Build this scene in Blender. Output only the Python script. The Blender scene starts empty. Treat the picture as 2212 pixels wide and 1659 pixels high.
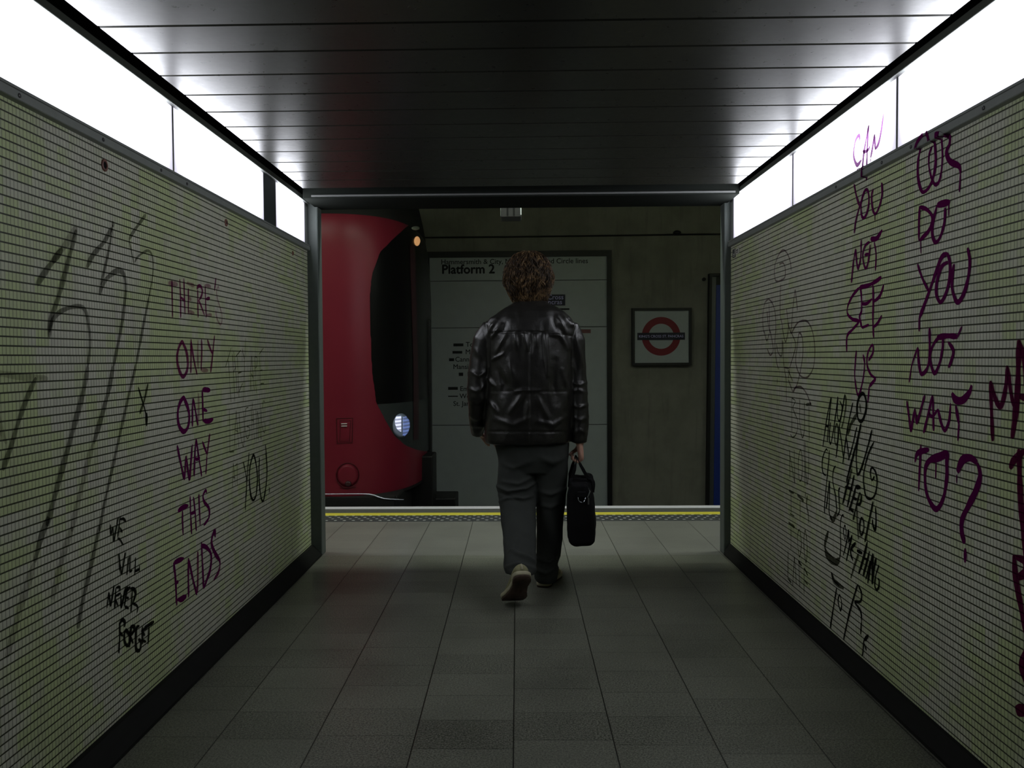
import bpy, bmesh, math, random
from mathutils import Vector, Matrix, noise as mnoise
import numpy as np

C = bpy.context.scene.collection
random.seed(7)
PI = math.pi

# ---------------------------------------------------------------- camera, world, exposure
IW, IH, FPX = 2212, 1659, 1790.0
YAW, PITCH, ROLL, SHX = .0175, -.0316, -.0068, 19.79
_cy, _sy, _cp, _sp, _cr, _sr = math.cos(YAW), math.sin(YAW), math.cos(PITCH), math.sin(PITCH), math.cos(ROLL), math.sin(ROLL)
FWD = Vector((-_sy * _cp, _cy * _cp, _sp))
_r0 = Vector((_cy, _sy, 0)); _u0 = _r0.cross(FWD)
RGT = _r0 * _cr + _u0 * _sr
UPV = _u0 * _cr - _r0 * _sr
EYE = Vector((0, 0, 1.2))
cam = bpy.data.cameras.new('camera'); cam.sensor_width = 36; cam.lens = FPX * 36 / IW
cam.shift_x = SHX / IW; cam.clip_start = .05; cam.clip_end = 60
camo = bpy.data.objects.new('camera', cam); C.objects.link(camo)
camo.matrix_world = Matrix((( RGT.x, UPV.x, -FWD.x, EYE.x), (RGT.y, UPV.y, -FWD.y, EYE.y), (RGT.z, UPV.z, -FWD.z, EYE.z), (0, 0, 0, 1)))
bpy.context.scene.camera = camo
def ray(x, y): return FWD + RGT * ((x - IW / 2 + SHX) / FPX) - UPV * ((y - IH / 2) / FPX)
def atX(x, y, X): d = ray(x, y); return EYE + d * (X / d.x)
def atY(x, y, Y): d = ray(x, y); return EYE + d * (Y / d.y)
def atZ(x, y, Z): d = ray(x, y); return EYE + d * ((Z - EYE.z) / d.z)

w = bpy.data.worlds.new('world'); bpy.context.scene.world = w; w.use_nodes = True
w.node_tree.nodes['Background'].inputs[0].default_value = (0, 0, 0, 1)
vs = bpy.context.scene.view_settings
vs.view_transform = 'Standard'; vs.look = 'None'; vs.exposure = 0.0; vs.gamma = 1.0; vs.use_curve_mapping = False
L_BOX = 11.0       # radiance of the passage light panels
L_TUBE = 44.0      # radiance of the platform ceiling lamps
cyc = bpy.context.scene.cycles
cyc.max_bounces = 8; cyc.diffuse_bounces = 5; cyc.glossy_bounces = 4; cyc.transparent_max_bounces = 24
cyc.sample_clamp_indirect = 3.0
cyc.use_denoising = True

# ---------------------------------------------------------------- helpers
def s2l(c):
    return tuple((v / 12.92 if v <= .04045 else ((v + .055) / 1.055) ** 2.4) for v in (x / 255 for x in c))

class MB:
    """collects shapes; build() links them as ONE mesh object"""
    def __init__(s): s.v = []; s.f = []
    def add(s, vs, fs):
        o = len(s.v); s.v += [tuple(p) for p in vs]; s.f += [tuple(i + o for i in f) for f in fs]; return s
    def box(s, x0, x1, y0, y1, z0, z1, rot=None, at=None):
        vs = [Vector((x, y, z)) for z in (z0, z1) for y in (y0, y1) for x in (x0, x1)]
        if rot is not None: vs = [rot @ p for p in vs]
        if at is not None: vs = [p + Vector(at) for p in vs]
        return s.add(vs, [(0, 2, 3, 1), (4, 5, 7, 6), (0, 1, 5, 4), (2, 6, 7, 3), (0, 4, 6, 2), (1, 3, 7, 5)])
    def rings(s, rings, cap=True, closed=True):
        n = len(rings[0]); o = len(s.v)
        for r in rings: s.v += [tuple(p) for p in r]
        m = n if closed else n - 1
        for i in range(len(rings) - 1):
            for j in range(m):
                a, b = o + i * n + j, o + i * n + (j + 1) % n
                s.f.append((a, b, b + n, a + n))
        if cap and closed:
            s.f.append(tuple(o + j for j in reversed(range(n)))); e = o + (len(rings) - 1) * n
            s.f.append(tuple(e + j for j in range(n)))
        return s
    def tube(s, pts, rad, n=8, cap=True):
        pts = [Vector(p) for p in pts]; rad = rad if hasattr(rad, '__len__') else [rad] * len(pts)
        rs = []; N = None
        for i, p in enumerate(pts):
            t = (pts[min(i + 1, len(pts) - 1)] - pts[max(i - 1, 0)])
            t = t.normalized() if t.length > 1e-9 else Vector((0, 0, 1))
            if N is None:
                N = t.orthogonal().normalized()
            else:
                N = (N - t * N.dot(t)); N = N.normalized() if N.length > 1e-6 else t.orthogonal().normalized()
            B = t.cross(N)
            rs.append([p + (N * math.cos(a) + B * math.sin(a)) * rad[i] for a in (2 * PI * k / n for k in range(n))])
        return s.rings(rs, cap)
    def lathe(s, prof, c, axis='z', n=24, cap=True):
        """prof: (radius, height) pairs"""
        rs = []
        for r, h in prof:
            ring = []
            for k in range(n):
                a = 2 * PI * k / n; u, v = r * math.cos(a), r * math.sin(a)
                ring.append({'z': (u, v, h), 'y': (u, h, v), 'x': (h, u, v)}[axis])
            rs.append([Vector(p) + Vector(c) for p in ring])
        return s.rings(rs, cap)
    def build(s, name, m, parent=None, smooth=False, bevel=0, sub=0, loc=None):
        me = bpy.data.meshes.new(name); me.from_pydata(s.v, [], s.f); me.update()
        bm = bmesh.new(); bm.from_mesh(me); bmesh.ops.recalc_face_normals(bm, faces=bm.faces); bm.to_mesh(me); bm.free()
        o = bpy.data.objects.new(name, me); C.objects.link(o)
        if m: me.materials.append(m)
        if smooth: me.polygons.foreach_set('use_smooth', [True] * len(me.polygons))
        if parent:
            o.parent = parent; o.matrix_parent_inverse = Matrix.Translation(-parent.location)
        if bevel:
            b = o.modifiers.new('bevel', 'BEVEL'); b.width = bevel; b.segments = 2; b.limit_method = 'ANGLE'
        if sub:
            b = o.modifiers.new('subd', 'SUBSURF'); b.levels = sub; b.render_levels = sub
        return o
def tag(o, label=None, cat=None, group=None, kind=None):
    if label: o['label'] = label
    if cat: o['category'] = cat
    if group: o['group'] = group
    if kind: o['kind'] = kind
    return o
def thing(name, loc, label, cat, group=None):
    o = bpy.data.objects.new(name, None); C.objects.link(o); o.location = loc; o.empty_display_size = .05
    return tag(o, label, cat, group)
def struct(o, label=None, cat=None): return tag(o, label, cat, kind='structure')

# ---------------------------------------------------------------- materials
class NT:
    def __init__(s, name):
        s.m = bpy.data.materials.new(name); s.m.use_nodes = True; s.t = s.m.node_tree
        s.p = s.t.nodes['Principled BSDF']; s.out = s.t.nodes['Material Output']
    def n(s, typ, **kw):
        nd = s.t.nodes.new(typ)
        for k, v in kw.items(): setattr(nd, k, v)
        return nd
    def put(s, sock, v):
        if hasattr(v, 'links') or isinstance(v, bpy.types.NodeSocket): s.t.links.new(v, sock)
        elif isinstance(v, (tuple, list)) and sock.type == 'RGBA' and len(v) == 3: sock.default_value = (*v, 1)
        else: sock.default_value = v
    def math(s, op, a, b=0.0, c=0.0, clamp=False):
        nd = s.n('ShaderNodeMath', operation=op, use_clamp=clamp)
        for i, v in enumerate((a, b, c)): s.put(nd.inputs[i], v)
        return nd.outputs[0]
    def mix(s, f, a, b, mode='MIX'):
        nd = s.n('ShaderNodeMix', data_type='RGBA', blend_type=mode)
        s.put(nd.inputs[0], f); s.put(nd.inputs[6], a); s.put(nd.inputs[7], b); return nd.outputs[2]
    def pos(s):
        return s.n('ShaderNodeNewGeometry').outputs['Position']
    def obj(s): return s.n('ShaderNodeTexCoord').outputs['Object']
    def sep(s, v):
        nd = s.n('ShaderNodeSeparateXYZ'); s.put(nd.inputs[0], v); return nd.outputs
    def comb(s, x, y, z):
        nd = s.n('ShaderNodeCombineXYZ')
        for i, v in enumerate((x, y, z)): s.put(nd.inputs[i], v)
        return nd.outputs[0]
    def noise(s, v, scale, detail=3, rough=.5, out=0):
        nd = s.n('ShaderNodeTexNoise'); s.put(nd.inputs['Vector'], v); nd.inputs['Scale'].default_value = scale
        nd.inputs['Detail'].default_value = detail; nd.inputs['Roughness'].default_value = rough; return nd.outputs[out]
    def white(s, v):
        nd = s.n('ShaderNodeTexWhiteNoise', noise_dimensions='3D'); s.put(nd.inputs['Vector'], v); return nd.outputs[0]
    def ramp(s, f, stops):
        nd = s.n('ShaderNodeValToRGB'); s.put(nd.inputs[0], f); e = nd.color_ramp.elements
        while len(e) < len(stops): e.new(.5)
        for k, (p, c) in zip(e, stops): k.position = p; k.color = (*c, 1) if len(c) == 3 else c
        return nd.outputs[0]
    def smooth(s, v, a, b, lo=0.0, hi=1.0):
        nd = s.n('ShaderNodeMapRange', interpolation_type='SMOOTHSTEP')
        s.put(nd.inputs[0], v)
        for i, x in enumerate((a, b, lo, hi)): nd.inputs[i + 1].default_value = x
        return nd.outputs[0]
    def bump(s, h, strength=.3, dist=.002):
        nd = s.n('ShaderNodeBump'); nd.inputs['Strength'].default_value = strength; nd.inputs['Distance'].default_value = dist
        s.put(nd.inputs['Height'], h); s.t.links.new(nd.outputs[0], s.p.inputs['Normal']); return nd
    def set(s, **kw):
        for k, v in kw.items():
            s.put(s.p.inputs[{'col': 'Base Color', 'rough': 'Roughness', 'metal': 'Metallic', 'spec': 'Specular IOR Level', 'em': 'Emission Color', 'ems': 'Emission Strength', 'coat': 'Coat Weight'}[k]], v)
        return s
def simple(name, col, rough=.5, metal=0.0, spec=.5, var=.12, scale=30, bump=0):
    t = NT(name); p = t.obj(); nz = t.noise(p, scale, 4)
    c = t.mix(nz, tuple(v * (1 - var) for v in col), tuple(min(1, v * (1 + var)) for v in col))
    t.set(col=c, rough=rough, metal=metal, spec=spec)
    if bump: t.bump(nz, bump, .001)
    return t.m

def mat_tiles():
    t = NT('mosaic_tiles'); x, y, z = t.sep(t.pos())[0:3]
    P, Q = .0232, .0154
    rowf = t.math('ADD', t.math('DIVIDE', z, P), .64)
    row = t.math('FLOOR', rowf); fr = t.math('FRACT', rowf)
    rj = t.white(t.comb(row, t.math('FLOOR', t.math('DIVIDE', y, .27)), 3.0))
    colf = t.math('ADD', t.math('DIVIDE', y, Q), t.math('MULTIPLY', rj, .35))
    col = t.math('FLOOR', colf); fc = t.math('FRACT', colf)
    dr = t.math('MINIMUM', fr, t.math('SUBTRACT', 1.0, fr)); dc = t.math('MINIMUM', fc, t.math('SUBTRACT', 1.0, fc))
    mr = t.smooth(dr, .065, .115); mc = t.smooth(dc, .045, .14)
    tid = t.white(t.comb(col, row, 1.0))
    # sheets of tiles a little greener or greyer, old stains
    blk = t.white(t.comb(t.math('FLOOR', t.math('DIVIDE', y, .0616)), t.math('FLOOR', t.math('DIVIDE', row, 2.0)), 9.0))
    big = t.noise(t.comb(0.0, y, z), 2.2, 3, .55)
    gsel = t.smooth(t.math('ADD', big, t.math('MULTIPLY', t.math('SUBTRACT', blk, .5), .22)), .42, .62)
    base = t.mix(gsel, (.58, .585, .48), (.50, .58, .30))
    base = t.mix(t.math('MULTIPLY', tid, .28), base, (.36, .38, .29))
    vst = t.noise(t.comb(0.0, t.math('MULTIPLY', y, 9.0), t.math('MULTIPLY', z, 1.3)), 2.0, 4, .6)
    base = t.mix(t.smooth(vst, .5, .78, 0, .35), base, (.31, .26, .27))
    grout_v = t.mix(.60, base, (.035, .042, .015)); grout_h = (.022, .028, .008)
    c = t.mix(mc, grout_v, base); c = t.mix(mr, grout_h, c)
    t.set(col=c, rough=t.math('ADD', .38, t.math('MULTIPLY', tid, .1)), spec=.4)
    h = t.math('ADD', t.math('MULTIPLY', mr, t.math('ADD', t.math('MULTIPLY', mc, .5), .5)), t.math('MULTIPLY', tid, .15))
    t.bump(h, .5, .0012); return t.m
def mat_floor(name, dark, light, joint, jx=-.0188, px=.3129, py=.2015, cross=1.0):
    t = NT(name); ps = t.pos(); x, y, z = t.sep(ps)[0:3]
    cf = t.math('DIVIDE', t.math('SUBTRACT', x, jx), px); ci = t.math('FLOOR', cf); fx = t.math('FRACT', cf)
    of = t.white(t.comb(ci, 4.0, 2.0))
    rf = t.math('ADD', t.math('DIVIDE', y, py), t.math('MULTIPLY', of, 1.0)); ri = t.math('FLOOR', rf); fy = t.math('FRACT', rf)
    dx = t.math('MULTIPLY', t.math('MINIMUM', fx, t.math('SUBTRACT', 1.0, fx)), px)
    dy = t.math('MULTIPLY', t.math('MINIMUM', fy, t.math('SUBTRACT', 1.0, fy)), py)
    wj = t.white(t.comb(ci, ri, 7.0))
    jm = t.math('MINIMUM', t.smooth(dx, .0008, .0030), t.math('MAXIMUM', t.smooth(dy, .0005, .0022), t.math('MAXIMUM', t.math('MULTIPLY', t.white(t.comb(ci, ri, 5.0)), .75), 1.0 - cross)))
    g1 = t.noise(ps, 330, 2, .6); g2 = t.noise(ps, 150, 3, .6); g3 = t.noise(ps, 2.6, 4, .55); g4 = t.noise(ps, 14, 3, .6)
    g = t.math('ADD', t.math('MULTIPLY', g1, .5), t.math('MULTIPLY', g2, .5))
    c = t.ramp(g, [(.43, dark), (.5, tuple((a + b) / 2 for a, b in zip(dark, light))), (.57, light)])
    c = t.mix(t.smooth(g3, .35, .7, 0, .32), c, tuple(v * .6 for v in dark))
    c = t.mix(t.math('MULTIPLY', wj, .25), c, tuple(v * 1.1 for v in light))
    c = t.mix(t.smooth(g4, .6, .8, 0, .25), c, tuple(v * .5 for v in dark))
    c = t.mix(jm, joint, c)
    t.set(col=c, rough=t.math('ADD', .22, t.math('MULTIPLY', g2, .22)), spec=.5)
    t.bump(t.math('ADD', t.math('MULTIPLY', jm, .8), t.math('MULTIPLY', g1, .3)), .35, .0012); return t.m
def mat_planks():
    t = NT('ceiling_plank_metal'); ps = t.pos(); x, y, z = t.sep(ps)[0:3]
    st = t.noise(t.comb(t.math('MULTIPLY', x, 1.2), t.math('MULTIPLY', y, 60.0), z), 3.0, 4, .6)
    sp = t.noise(ps, 34, 5, .6)
    c = t.mix(st, (.015, .0155, .0125), (.025, .025, .020))
    t.set(col=c, rough=t.math('ADD', .22, t.math('MULTIPLY', sp, .16)), spec=.42)
    t.bump(t.math('ADD', t.math('MULTIPLY', st, .4), t.math('MULTIPLY', sp, .6)), .10, .001); return t.m
def mat_concrete(name, a, b, rough=.8, sc=3.0):
    t = NT(name); ps = t.pos(); x, y, z = t.sep(ps)[0:3]
    n1 = t.noise(ps, sc, 6, .6); n2 = t.noise(t.comb(t.math('MULTIPLY', x, 6.0), y, t.math('MULTIPLY', z, .7)), 2.0, 5, .6); n3 = t.noise(ps, 90, 3, .6)
    c = t.mix(t.smooth(n1, .3, .7), a, b); c = t.mix(t.smooth(n2, .5, .75, 0, .4), c, tuple(v * .55 for v in a))
    c = t.mix(t.math('MULTIPLY', n3, .25), c, tuple(v * .7 for v in a)); t.set(col=c, rough=rough, spec=.25); t.bump(n3, .2, .002); return t.m
def mat_emit(name, col, L, axis=None, lo=0, hi=0, edge=.05, zl=None, zh=None):
    t = NT(name); t.set(col=(.6, .6, .62), rough=.35)
    st = L
    if axis is not None:
        q = t.sep(t.pos()); y = q[axis]
        d = t.math('MINIMUM', t.math('SUBTRACT', y, lo), t.math('SUBTRACT', hi, y))
        k = t.math('POWER', t.math('DIVIDE', d, edge, clamp=True), 2.2)
        if zl is not None:
            k = t.math('MULTIPLY', k, t.math('POWER', t.math('DIVIDE', t.math('SUBTRACT', q[2], zl - .03), .14, clamp=True), 1.6))
        k = t.math('ADD', t.math('MULTIPLY', k, 1 - .062), .062)
        col = t.mix(t.smooth(k, .08, .3), (.86, .83, 1.0), col)
        st = t.math('MULTIPLY', k, L)
    t.set(em=col, ems=st); return t.m

M_tile = mat_tiles()
M_floor = mat_floor('paver_floor', (.030, .032, .024), (.29, .297, .24), (.008, .009, .006))
M_pfloor = mat_floor('platform_pavers', (.135, .135, .118), (.265, .265, .238), (.03, .03, .025), cross=.25)
M_plank = mat_planks()
M_frame = simple('grey_metal_trim', (.20, .215, .20), .42, 0.0, .5)
M_post = simple('grey_green_post', (.085, .10, .092), .55, 0, .35)
M_black = simple('black_gap', (.006, .006, .006), .9, 0, .1)
M_skirt = simple('black_skirting', (.0075, .008, .0065), .7, 0, .2, .3, 12)
M_far = mat_concrete('track_wall_plaster', (.135, .135, .112), (.18, .178, .150))
M_track = mat_concrete('dark_track_bed', (.05, .048, .045), (.08, .075, .07), .9, 8)
M_dark = simple('dark_metal', (.02, .02, .021), .4)

# ---------------------------------------------------------------- the passage
XL, XR = -1.2623, 1.2822
Y0, Y1 = -1.6, 5.0
ZC = 2.1272; ZLOW, ZUP, ZR, ZB = 1.890, 2.132, 1.8517, .0688
o = MB().box(XL - .3, XR + .3, Y0, 5.0, -.2, 0).build('floor', M_floor); struct(o, 'grey granite paver floor of the passage', 'floor')
o = MB().box(-7, 7, 5.0, 6.045, -.2, 0).build('floor', M_pfloor); struct(o, 'paler paved platform floor beyond the passage mouth', 'floor')
for side, X, s in (('left', XL, -1), ('right', XR, 1)):
    o = MB().box(min(X, X + s * .25), max(X, X + s * .25), Y0, Y1, 0, ZR).build('wall_' + side, M_tile)
    struct(o, 'mosaic tiled passage wall on the %s' % side, 'wall')
    # upper wall behind the light panels
    o = MB().box(min(X + s * .12, X + s * .25), max(X + s * .12, X + s * .25), Y0, Y1, ZR, 2.45).build('wall_%s_upper' % side, M_black); struct(o)
    # skirting with a coved face
    xb = XL + .0635 if s < 0 else XR - .0405
    k = abs(xb - X)
    prof = [(0, ZB), (k * .22, ZB - .004), (k * .55, .040), (k, .012), (k, 0), (0, 0)]
    b = MB().rings([[Vector((X - s * p[0], yy, p[1])) for p in prof] for yy in (Y0, Y1)]); o = b.build('baseboard_' + side, M_skirt); struct(o, 'black coved skirting along the %s wall' % side, 'skirting')
    # lower rail under the light panels: lip, groove, face
    pr = [(0, ZR), (.016, ZR + .002), (.018, ZR + .004), (.018, ZR + .024), (.0145, ZR + .0255), (.0145, ZR + .027), (.018, ZR + .0285), (.018, ZLOW - .003), (.012, ZLOW), (-.10, ZLOW), (-.10, ZR)]
    b = MB().rings([[Vector((X - s * p[0], yy, p[1])) for p in pr] for yy in (Y0, Y1)])
    n = 1 if s < 0 else 2
    o = b.build('trim_%d' % n, M_frame); struct(o, 'grey metal rail under the %s light panels' % side, 'rail')
    # its screws
    sb = MB()
    for sx_, sy_ in ([(42, 215), (223, 310), (348, 375), (404, 403)] if s < 0 else [(2125, 238), (1968, 318), (1905, 353), (1806, 407)]):
        p = atX(sx_, sy_, X - s * .018); sb.lathe([(.006, 0), (.006, -s * .002), (.003, -s * .0035)], (X - s * .018, p.y, ZR + .014), 'x', 10)
    sb.build('screw', M_dark, o); 
    # upper frame over the panels
    b = MB().box(min(X - s * .018, X + s * .10), max(X - s * .018, X + s * .10), Y0, Y1, ZUP, ZUP + .027)
    o = b.build('trim_%d' % (n + 2), M_frame, bevel=.003); struct(o, 'grey metal frame above the %s light panels' % side, 'rail')
# joint in the left rail
# ceiling: painted metal planks across the passage, open dark slots along both sides
b = MB(); XcL, XcR = -1.1576, 1.1917
yk = 2.3146 - .2 * 19
while yk < 4.5:
    y1 = yk + .2; y1 = 4.727 if yk > 4.45 else y1
    y1m = min(y1, 4.727)
    pr = [(yk + .0035, ZC + .05), (yk + .0035, ZC + .004), (yk + .0075, ZC), (y1m - .0065, ZC), (y1m - .0025, ZC + .004), (y1m - .0025, ZC + .05)]
    b.rings([[Vector((xx, p[0], p[1])) for p in pr] for xx in (XcL, XcR)]); yk += .2
o = b.build('ceiling', M_plank); struct(o, 'low ceiling of grey metal planks over the passage', 'ceiling')
o = MB().box(XL - .3, XR + .3, Y0, 5.1, 2.42, 2.5).build('ceiling_void', M_black); struct(o)
o = MB().box(XL - .3, XR + .3, Y0 - .1, Y0, -.2, 2.5).build('wall_back', M_skirt); struct(o)
# mouth of the passage: jambs, lintel
XPL, XPR = -1.1963, 1.2422
def jamb(name, xa, xb, lab):
    o = MB().box(xa, xb, 5.0, 5.1, 0, 2.45).build(name, M_post, bevel=.006); struct(o, lab, 'post'); return o
jamb('trim_5', XL - .3, XPL, 'grey green post at the passage mouth beside the red train')
jamb('trim_6', XPR, XR + .3, 'grey green post at the passage mouth beside the blue panel')
b = MB().box(XPL - .02, XPR + .02, 4.735, 5.1, 2.115, 2.45)
o = b.build('trim_7', simple('dark_lintel', (.013, .015, .013), .95, 0, .03), bevel=.004); struct(o, 'dark lintel over the passage mouth', 'lintel')
o = MB().box(XPL + .03, XPR - .005, 4.727, 4.7345, ZC - .004, ZC + .006).build('trim_8', simple('bright_edge', (.16, .165, .16), .4, .5)); struct(o, 'thin bright metal edge where the planks end', 'trim')
# walls of the platform hall either side of and above the mouth
b = MB().box(-7, XL - .25, 5.0, 5.1, 0, 3.3).box(XR + .25, 7, 5.0, 5.1, 0, 3.3).box(XL - .3, XR + .3, 5.0, 5.1, 2.42, 3.3)
o = b.build('wall_front', M_tile); struct(o)

# light panels
def light_panel(X, s, ya, yb, label, group):
    t = thing('light_panel', (X, (ya + yb) / 2, (ZLOW + ZUP) / 2), label, 'light', group)
    m = mat_emit('lit_diffuser', (.90, .925, 1.0), L_BOX, 1, ya - .01, yb + .01, .10, ZLOW, ZUP)
    MB().box(min(X, X + s * .012), max(X, X + s * .012), ya + .0045, yb - .0045, ZLOW + .001, ZUP - .001).build('diffuser', m, t)
    MB().box(min(X + s * .012, X + s * .08), max(X + s * .012, X + s * .08), ya + .002, yb - .002, ZLOW + .001, ZUP - .001).build('housing', M_dark, t)
    e = MB()
    for yy in (ya, yb - .0045): e.box(min(X - s * .001, X + s * .05), max(X - s * .001, X + s * .05), yy, yy + .0045, ZLOW + .001, ZUP - .001)
    e.build('edge_strip', M_frame, t); return t
GL, GR = 'light panels along the left wall', 'light panels along the right wall'
light_panel(XL, -1, 4.353, 4.95, 'short lit panel above the left wall, between the dark blank plate and the mouth post', GL)
light_panel(XL, -1, 3.058, 4.150, 'lit white panel above the left wall, just nearer than the dark blank plate', GL)
light_panel(XL, -1, 1.960, 3.054, 'large lit white panel at the top left corner above the left wall', GL)
light_panel(XR, 1, 3.891, 4.945, 'lit white panel above the right wall touching the mouth post', GR)
light_panel(XR, 1, 2.8365, 3.887, 'lit white panel above the right wall with pink CAN written on it', GR)
light_panel(XR, 1, 1.782, 2.8325, 'large lit white panel at the top right corner above the right wall', GR)
o = MB().box(XL - .06, XL + .002, 4.154, 4.350, ZLOW + .001, ZUP - .001).build('blank_plate', simple('blank_plate_dark', (.035, .042, .042), .4), bevel=.002)
tag(o, 'dark blank plate between two lit panels above the left wall', 'panel')
for yy, xx in ((4.975, XL), (4.972, XR)):
    s = -1 if xx < 0 else 1
    o = MB().box(min(xx - s * .004, xx + s * .06), max(xx - s * .004, xx + s * .06), yy - (.023 if s < 0 else .025), 5.0, ZLOW + .001, ZUP - .001).build('trim_9' if s < 0 else 'trim_10', M_frame); struct(o)

# ---------------------------------------------------------------- the platform edge and the track
M_tact = simple('tactile_dark', (.075, .08, .08), .6)
b = MB().box(-7, 7, 6.045, 6.295, -.2, -.001)
yy = 6.070
for r in range(4):
    y = 6.083 + r * .058
    x = -1.75 + (.033 if r % 2 else 0)
    while x < 2.2:
        b.lathe([(.0145, -.002), (.0125, .004), (.0085, .0055)], (x, y, 0), 'z', 8); x += .066
t_ = NT('tactile_studs'); zz = t_.sep(t_.pos())[2]
t_.set(col=t_.mix(t_.smooth(zz, .002, .0045), (.05, .054, .056), (.36, .37, .36)), rough=.6)
o = b.build('floor', t_.m); struct(o, 'strip of dark tactile paving with pale studs', 'paving')
M_yel = simple('yellow_paint', (.78, .70, .075), .55, 0, .4, .15, 60)
o = MB().box(-7, 7, 6.295, 6.395, -.2, 0).build('trim_11', M_yel); struct(o, 'yellow safety line along the platform edge', 'line')
o = MB().box(-7, 7, 6.395, 6.565, -.2, -.001).build('trim_12', simple('edge_slab', (.10, .10, .09), .7, 0, .3, .3, 40)); struct(o, 'dark edge slab between the yellow and white lines', 'paving')
o = MB().box(-7, 7, 6.565, 6.665, -.2, .001).build('trim_13', simple('white_paint', (.80, .78, .84), .6, 0, .4, .1, 60)); struct(o, 'white line on the platform edge', 'line')
o = MB().box(-7, 7, 6.60, 6.665, -1.15, -.2).build('wall_pit', M_track); struct(o)
o = MB().box(-7, 7, 6.6, 9.95, -1.25, -1.15).build('floor', M_track); struct(o, 'dark track bed below the platform', 'floor')
YF = 9.9
o = MB().box(-7, 7, YF, YF + .2, -1.2, 3.4).build('wall_track', M_far); struct(o, 'plastered wall across the tracks', 'wall')
o = MB().box(-7.1, 7.1, 5.0, YF + .2, 3.3, 3.4).build('ceiling', mat_concrete('hall_ceiling', (.25, .25, .22), (.3, .3, .27))); struct(o)
for sx_ in (-1, 1):
    o = MB().box(min(7 * sx_, 7.1 * sx_), max(7 * sx_, 7.1 * sx_), 5.0, YF, -1.2, 3.4).build('wall_end_' + ('left' if sx_ < 0 else 'right'), M_far); struct(o)
# ceiling lamps of the platform (above the lintel line)
def tube_lamp(x, label):
    t = thing('ceiling_lamp', (x, 5.30, 3.3), label, 'lamp', 'platform ceiling lamps')
    MB().box(x - .75, x + .75, 5.23, 5.37, 3.24, 3.3).build('housing', M_frame, t)
    MB().box(x - .75, x + .75, 5.362, 5.37, 3.195, 3.24).build('shield', M_dark, t)  # unseen, added to cut lamp light on the train top and upper track wall
    MB().box(x - .73, x + .73, 5.245, 5.355, 3.225, 3.24).build('diffuser', mat_emit('platform_lamp', (.93, 1.0, .90), L_TUBE), t)
for x in (-4.2, -2.1, 0.0, 2.1, 4.2):
    tube_lamp(x, 'lit strip lamp on the platform ceiling beyond the lintel')

# ---------------------------------------------------------------- graffiti (marker and spray strokes lying on the walls)
def ink(name, tint, diff, cover):
    """translucent ink: filters what lies behind it and adds a little colour of its own"""
    t = NT(name); nt = t.t; nt.nodes.remove(t.p)
    tr = t.n('ShaderNodeBsdfTransparent'); nz = t.noise(t.pos(), 55, 4, .65)
    t.put(tr.inputs[0], t.mix(t.smooth(nz, .35, .75, 0, .6), tint, tuple(min(1, v * 1.35 + .02) for v in tint)))
    df = t.n('ShaderNodeBsdfDiffuse'); t.put(df.inputs[0], diff)
    mx = t.n('ShaderNodeMixShader'); mx.inputs[0].default_value = cover
    nt.links.new(tr.outputs[0], mx.inputs[1]); nt.links.new(df.outputs[0], mx.inputs[2]); nt.links.new(mx.outputs[0], t.out.inputs[0]); return t.m
I_purple = ink('purple_ink', (.118, .050, .118), (.30, .012, .19), .26)
I_faded = ink('faded_purple_ink', (.36, .16, .30), (.28, .03, .15), .22)
I_faint = ink('worn_purple_ink', (.68, .56, .62), (.25, .08, .16), .10)
I_dkpur = ink('dark_purple_ink', (.20, .055, .13), (.20, .012, .09), .24)
I_black = ink('black_ink', (.10, .105, .09), (.015, .016, .014), .3)
I_soft = ink('thin_black_ink', (.34, .35, .31), (.03, .03, .025), .2)
I_scr = ink('fine_pen', (.42, .44, .36), (.03, .03, .02), .2)
I_spray = ink('faint_grey_spray', (.52, .52, .51), (.04, .04, .04), .08)
I_spray2 = ink('fading_grey_spray', (.76, .75, .74), (.04, .04, .04), .08)
I_tag = ink('violet_grey_ink', (.48, .42, .44), (.10, .06, .11), .15)

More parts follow.
